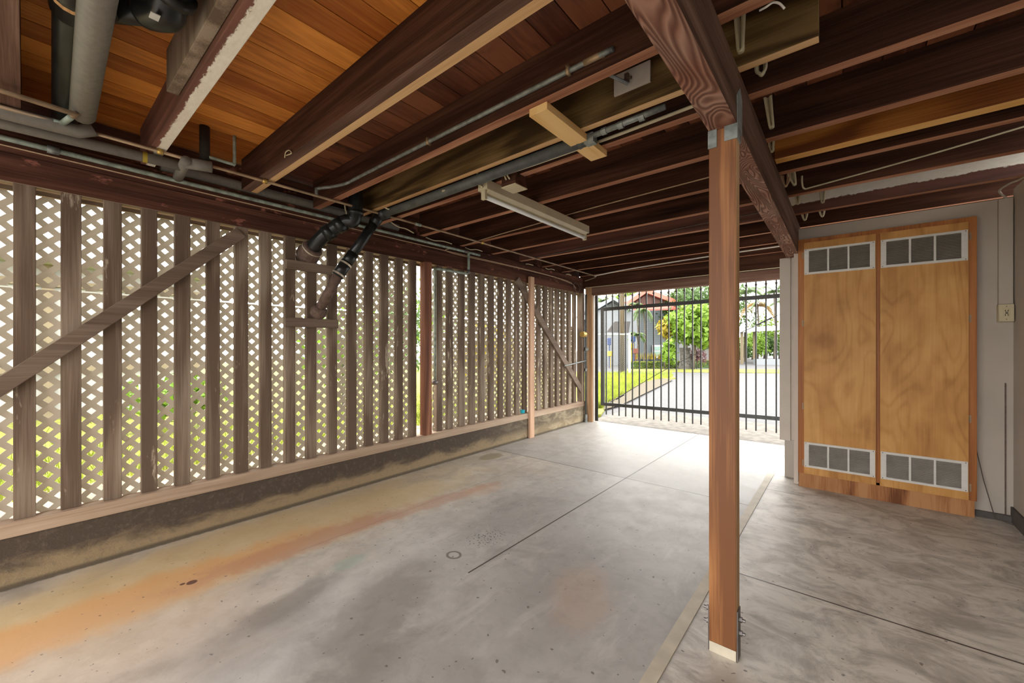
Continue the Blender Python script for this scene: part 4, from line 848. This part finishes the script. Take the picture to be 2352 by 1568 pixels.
# grey house beyond the street, left gable
def house_box(par, name, x0, x1, yt, yb, f0, f1, mat):
    """facade between picture columns at depth f0, extending back to f1"""
    a, b2 = PD(x0, yb, f0), PD(x1, yb, f0); a2, b3 = PD(x0, yb, f1), PD(x1, yb, f1); zt = PD(x0, yt, f0).z; zb = -.1
    poly = [(a.x,a.y,zb),(b2.x,b2.y,zb),(b2.x+(b3.x-a2.x)*0+(-sY)*(f1-f0), b2.y+cY*(f1-f0), zb),(a.x+(-sY)*(f1-f0), a.y+cY*(f1-f0), zb)]
    return obj(name, MB().prism(poly, (0,0,zt-zb)), mat, par, origin=(a.x,a.y,-.1))
hb = PD(1410, 850, 30); 
HS = thing('grey_house', (hb.x, hb.y, -.1), 'pale grey house with a white-edged gable behind the chain-link fence', 'house')
house_box(HS, 'wall', 1376, 1468, 722, 850, 31, 40, 'siding')
house_box(HS, 'porch_opening', 1395, 1462, 728, 800, 30.9, 31.0, 'dkopen')
def gable(par, xl, xm, xr, ye, yp, f, mat, name, depth=8, th=.25, rl=None):
    A1, B1, C1 = PD(xl, ye, f), PD(xm, yp, f), PD(xr, (rl or ye), f); back = Vector((-sY*depth, cY*depth, 0)); up = Vector((0,0,th))
    mb = MB(); mb.prism([A1, B1, B1+up, A1+up], back); mb.prism([B1, C1, C1+up, B1+up], back); return obj(name, mb, mat, par)
def tri(par, xl, xm, xr, ye, yp, f, mat, name):
    A1, B1, C1 = PD(xl, ye, f), PD(xm, yp, f), PD(xr, ye, f); return obj(name, MB().prism([A1, C1, B1], Vector((-sY*.1, cY*.1, 0))), mat, par)
tri(HS, 1376, 1409, 1446, 712, 692, 30.9, 'greytrim', 'gable_wall')
gable(HS, 1366, 1409, 1452, 714, 688, 30, 'greytrim', 'roof', 9, .22)
house_box(HS, 'fascia', 1374, 1470, 712, 726, 30.4, 30.8, 'greytrim').location.z += 0
# lower porch roof (grey-brown tent-like)
A1, B1, C1, D1 = PD(1394, 762, 28), PD(1412, 738, 28), PD(1448, 738, 28), PD(1444, 764, 28)
obj('porch_roof', MB().prism([A1, D1, C1, B1], Vector((-sY*.2, cY*.2, 0))), 'greyroof', HS)
hb = PD(1500, 850, 33)
HR = thing('red_roof_house', (hb.x, hb.y, -.1), 'house with a red roof and brown gable beyond the street', 'house')
house_box(HR, 'wall', 1466, 1560, 712, 850, 33, 42, 'siding')
tri(HR, 1453, 1486, 1540, 698, 676, 32.9, 'gable', 'gable_wall')
gable(HR, 1444, 1485, 1556, 700, 672, 32.5, 'redtrim', 'roof', 9, .35, 699)
a, b2 = PD(1440, 702, 32), PD(1562, 702, 32); c2, d2 = PD(1436, 714, 31.5), PD(1572, 711, 31.5)
obj('lower_roof', MB().prism([a, b2, d2, c2], (0,0,.12)), 'redroof', HR)
wv = thing('_', (0,0,0), 'x', 'x'); bpy.data.objects.remove(wv)
wn_ = obj('window', MB().prism([PD(1498,822,32.9), PD(1528,822,32.9), PD(1528,792,32.9), PD(1498,792,32.9)], Vector((-sY*-.1, -cY*.1, 0))), 'whitetrim', HR)
obj('pane', MB().prism([PD(1503,817,32.8), PD(1523,817,32.8), PD(1523,807,32.8), PD(1503,807,32.8)], Vector((sY*.06, -cY*.06, 0))).prism([PD(1503,804,32.8), PD(1523,804,32.8), PD(1523,796,32.8), PD(1503,796,32.8)], Vector((sY*.06, -cY*.06, 0))), 'glass', wn_)
hb = PD(1580, 850, 36)
HW = thing('white_house', (hb.x, hb.y, -.1), 'white house wall behind the bright green tree', 'house')
house_box(HW, 'wall', 1540, 1640, 740, 850, 37, 40, 'white_siding')
# carport right of the post
hb = PD(1740, 845, 34)
CP = thing('carport', (hb.x, hb.y, -.1), 'low open carport with a white roof edge, right of the wooden post', 'carport')
rr = MB().prism([PD(1680,764,32), PD(1900,752,32), PD(1900,752,32)+Vector((-sY*7,cY*7,0)), PD(1680,764,32)+Vector((-sY*7,cY*7,0))], (0,0,.35)); obj('roof', rr, 'whitetrim', CP)
for px, ff in ((1704, 32.3), (1712, 37), (1733, 33), (1860, 33)):
    b_ = PD(px, 800, ff); obj('post', MB().box(b_.x-.10, b_.x+.10, b_.y-.10, b_.y+.10, -.1, PD(px, 762, ff).z+.05), 'creamwall', CP)
a = PD(1735, 842, 31); b2 = PD(1900, 843, 31)
tag(obj('low_wall', MB().prism([(a.x,a.y,-.1),(b2.x,b2.y,-.1),(b2.x-sY*.3,b2.y+cY*.3,-.1),(a.x-sY*.3,a.y+cY*.3,-.1)], (0,0,.45)), 'greytrim'), 'low pale grey wall in front of the carport', 'wall')
# utility pole
pb = PD(1429, 850, 22)
tag(obj('utility_pole', MB().tube([(pb.x,pb.y,-.1),(pb.x,pb.y,7.5)], [.135,.115], 12), 'pole', smooth=True), 'brown wooden utility pole in front of the grey house', 'pole')
# chain link fence
Fn = thing('chainlink_fence', PD(1446, 850, 21)*1, 'chain-link fence with white top rail left of the driveway', 'fence')
fa, fb = PD(1360, 762, 21), PD(1446, 765, 21); fa.z = fb.z = 1.98
fd = (fb-fa); fl = math.sqrt(fd.x**2+fd.y**2); fd /= fl
obj('rail', MB().tube([fa, fb], .03, 8), 'whitetrim', Fn)
obj('post', MB().tube([(fb.x,fb.y,-.1),(fb.x,fb.y,2.05)], .055, 10), 'whitetrim', Fn)
mb = MB(); zz0, zz1 = -.05, 1.97; ss = .10; nn = int((fl+2)/ss)
for i in range(nn):
    s0 = -2+i*ss
    for sg in (1, -1):
        if sg == 1: u0, u1 = s0, s0+(zz1-zz0)
        else: u0, u1 = s0+(zz1-zz0), s0
        # clip to the panel
        za, zb = zz0, zz1
        def cl(u, z, u_, z_):
            if u < 0: t_ = (0-u)/(u_-u); return 0, z+(z_-z)*t_
            if u > fl: t_ = (fl-u)/(u_-u); return fl, z+(z_-z)*t_
            return u, z
        if max(u0,u1) < 0 or min(u0,u1) > fl: continue
        A2 = cl(u0, za, u1, zb); B2 = cl(u1, zb, u0, za)
        mb.tube([fa+fd*A2[0]+Vector((0,0,A2[1]-fa.z)), fa+fd*B2[0]+Vector((0,0,B2[1]-fa.z))], .004, 3, cap=False)
obj('wire_mesh', mb, 'chain', Fn)
# hedge / low wall across the street
ha, hb2 = PD(1448, 845, 26), PD(1625, 845, 27)
def hedge(p, q, zt, label, n=2600):
    p, q = Vector(p), Vector(q); t = thing('hedge', ((p.x+q.x)/2, (p.y+q.y)/2, -.1), label, 'hedge')
    d = (q-p); d.z = 0; l = d.length; d.normalize(); s_ = d.cross(Vector((0,0,1)))
    obj('hedge_core', MB().prism([p.xy.to_3d()+s_*.2+Vector((0,0,-.1)), q.xy.to_3d()+s_*.2+Vector((0,0,-.1)), q.xy.to_3d()-s_*.2+Vector((0,0,-.1)), p.xy.to_3d()-s_*.2+Vector((0,0,-.1))], (0,0,zt)), 'leaf_dark', t)
    mb = MB()
    for _ in range(n):
        c3 = p.lerp(q, random.random()); c3 = Vector((c3.x, c3.y, random.uniform(-.08, zt-.06)))+s_*random.uniform(-.24,.24); a = Vector((random.gauss(0,1),random.gauss(0,1),random.gauss(0,1))).normalized(); u = a.orthogonal().normalized(); z_ = .07
        b1 = len(mb.v); mb.v += [c3-a*z_, c3+u*z_*.6, c3+a*z_, c3-u*z_*.6]; mb.f.append((b1,b1+1,b1+2,b1+3))
    obj('foliage', mb, 'hedge', t)
hedge(ha, PD(1566,845,26.6), .42, 'low clipped hedge beyond the street, left of the speckled stump')
hedge(PD(1582,845,26.8), PD(1640,845,27), .50, 'low clipped hedge beyond the street, right of the speckled stump', 900)
for i, (px, lab) in enumerate(((1465,'leftmost'),(1482,'second from left'),(1499,'third from left'),(1519,'rightmost'))):
    b_ = PD(px, 840, 28.5); t = thing('potted_grass', (b_.x,b_.y,.25), 'blue-grey planter with yellow grass behind the hedge, %s of four' % lab, 'planter', 'planters behind the hedge')
    obj('pot', MB().box(b_.x-.22,b_.x+.22,b_.y-.18,b_.y+.18,-.1,.42), 'pot', t)
    mb = MB()
    for _ in range(120):
        x_, y_ = b_.x+random.uniform(-.2,.2), b_.y+random.uniform(-.16,.16); b1 = len(mb.v); mb.v += [Vector((x_-.012,y_,.40)),Vector((x_+.012,y_,.40)),Vector((x_+random.uniform(-.15,.15),y_+random.uniform(-.1,.1),random.uniform(.7,.98)))]; mb.f.append((b1,b1+1,b1+2))
    obj('grass_tuft', mb, 'leaf_yellow', t)
# speckled stump / rock planter
b_ = PD(1573, 848, 25.5)
tag(obj('speckled_stump', MB().tube([(b_.x,b_.y,-.1),(b_.x+.05,b_.y,.5),(b_.x,b_.y,1.0),(b_.x,b_.y,1.25)], [.42,.33,.30,.34], 11), 'rock'), 'speckled grey stone planter by the far kerb', 'planter')
tree(1592, 848, 698, 25.0, 62, 'bright green broad-leaved tree beyond the street, left of the wooden post', 'leaf_bright', 2600, .42, .10, crown_frac=.66)
tree(1572, 848, 650, 33, 74, 'large dark green tree behind the bright one, beside the red roof', 'leaf_dark', 6000, .34, .2, crown_frac=.74)
tree(1526, 848, 728, 25.5, 17, 'yellow-leaved shrub between the houses and the bright tree', 'leaf_yellow', 300, .34, .05, crown_frac=.42, name='shrub')
tree(1536, 850, 778, 24, 16, 'light green leafy plant behind the hedge, left of the stump', 'leaf_bright', 260, .42, .03, crown_frac=.85, name='shrub')
tree(1600, 850, 800, 25.6, 24, 'purple-brown low shrub right of the stump', 'purple', 500, .18, .03, crown_frac=.7, name='shrub')
tree(1455, 850, 640, 48, 40, 'tree crown behind the grey house roof', 'leaf_bright', 1200, .5, .2, crown_frac=.5)
palm(1384, 850, 690, 36, 42, 'palm at the left edge of the gate opening', nf=14)
palm(1462, 850, 700, 29, 22, 'slender palm in front of the pale grey house', nf=14, trunk=.05)
palm(1478, 850, 712, 28, 26, 'drooping grey-green palm left of the window', nf=16, droop=1.2, trunk=.05)
palm(1463, 850, 768, 27, 22, 'small spiky palm beside the white fence post', nf=16, trunk=.04)
palm(1712, 850, 672, 40, 46, 'palm just right of the wooden post, above the carport', nf=16)
palm(1740, 850, 700, 44, 44, 'brownish palm over the middle of the carport', 'leaf_dry', nf=16, droop=1.2)
palm(1778, 850, 668, 42, 48, 'tall palm at the right edge of the opening', nf=18)
palm(1800, 850, 690, 50, 60, 'palm hidden partly by the cream corner trim', nf=16)
for i, (px, pt, rp, mt, lab) in enumerate(((1700,790,24,'leaf_dark','dark shrub behind the first carport post'),(1728,762,34,'leaf_bright','bright bushy tree seen under the carport roof'),(1760,770,30,'leaf_dark','dark bushy tree under the carport roof'),(1790,752,34,'leaf_bright','bright tree at the right end of the carport'),(1755,725,40,'leaf_bright','green treetops above the carport roof'))):
    tree(px, 850, pt, 42+i, rp, lab, mt, 1500, .34, .1, crown_frac=.85)
tree(1660, 850, 640, 48, 70, 'tall tree hidden behind the wooden post', 'leaf_dark', 1500, .5, .2)
# coloured play things by the fence
for (x0, x1, ya, yb, mt, lab) in ((1396,1404,776,792,'blue','blue cloth behind the chain-link fence'),(1452,1460,772,784,'blue','blue round cushion right of the fence post'),(1446,1456,788,800,'yellow','yellow plastic toy right of the fence post'),(1397,1406,806,818,'yellow','yellow toy behind the chain-link fence'),(1453,1466,800,812,'redcloth','red ledge left of the palm trunk')):
    g_ = PD((x0+x1)/2, yb, 26.6); t = thing('garden_item', (g_.x, g_.y, -.1), lab, 'garden item')
    obj('body', MB().prism([PD(x0,yb,26.5), PD(x1,yb,26.5), PD(x1,ya,26.5), PD(x0,ya,26.5)], Vector((-sY*.3, cY*.3, 0))), mt, t, bevel=.03); obj('stand', MB().tube([(g_.x,g_.y,-.1),(g_.x,g_.y,g_.z+.05)], .04, 8), mt, t)
# what shows through the lattice: white house, cream wall, shrubs
NH = thing('neighbour_house', (-12, .5, 0), 'white neighbouring house seen through the left lattice', 'house')
obj('wall', MB().box(-15, -11.5, -9, 2.6, 0, 2.9), 'white_siding', NH)
obj('roof', MB().prism([(-15.5,-9.5,2.9),(-11.0,-9.5,2.9),(-13.2,-9.5,4.4)], (0,12.4,0)), 'white_siding', NH)
obj('trim', MB().box(-11.5,-11.42,-9,2.6,.9,1.0).box(-11.5,-11.42,-9,2.6,2.5,2.62).box(-11.5,-11.40,.2,.35,0,2.9).box(-11.5,-11.40,-2.2,-1.2,1.0,2.2), 'creamwall', NH)
for (X_, Y_, hh, r_, mt, lab) in ((-8.0,4.2,2.6,1.0,'leaf_bright','bright shrub seen through the lattice left of the dark red post'),(-9.5,6.5,3.4,1.3,'leaf_dark','dark shrub seen through the lattice right of the dark red post'),(-7.2,7.6,2.2,.9,'leaf_yellow','yellowish shrub seen through the lattice near the prop'),(-12,9.5,4.2,1.8,'leaf_bright','tree seen through the far lattice'),(-8.5,1.6,1.0,.7,'leaf_bright','low shrub behind the lattice below the diagonal brace')):
    t = thing('shrub', (X_,Y_,.02), lab, 'shrub')
    obj('trunk', MB().tube([(X_,Y_,.02),(X_,Y_,hh*.6)], .04, 6), 'bark', t)
    obj('foliage', leaf_cloud(int(1100*r_), (X_,Y_,hh*.55), (r_,r_*1.2,hh*.45), .16, fill=.3), mt, t)
for o in bpy.data.objects:
    if '_o' in o.keys(): del o['_o']
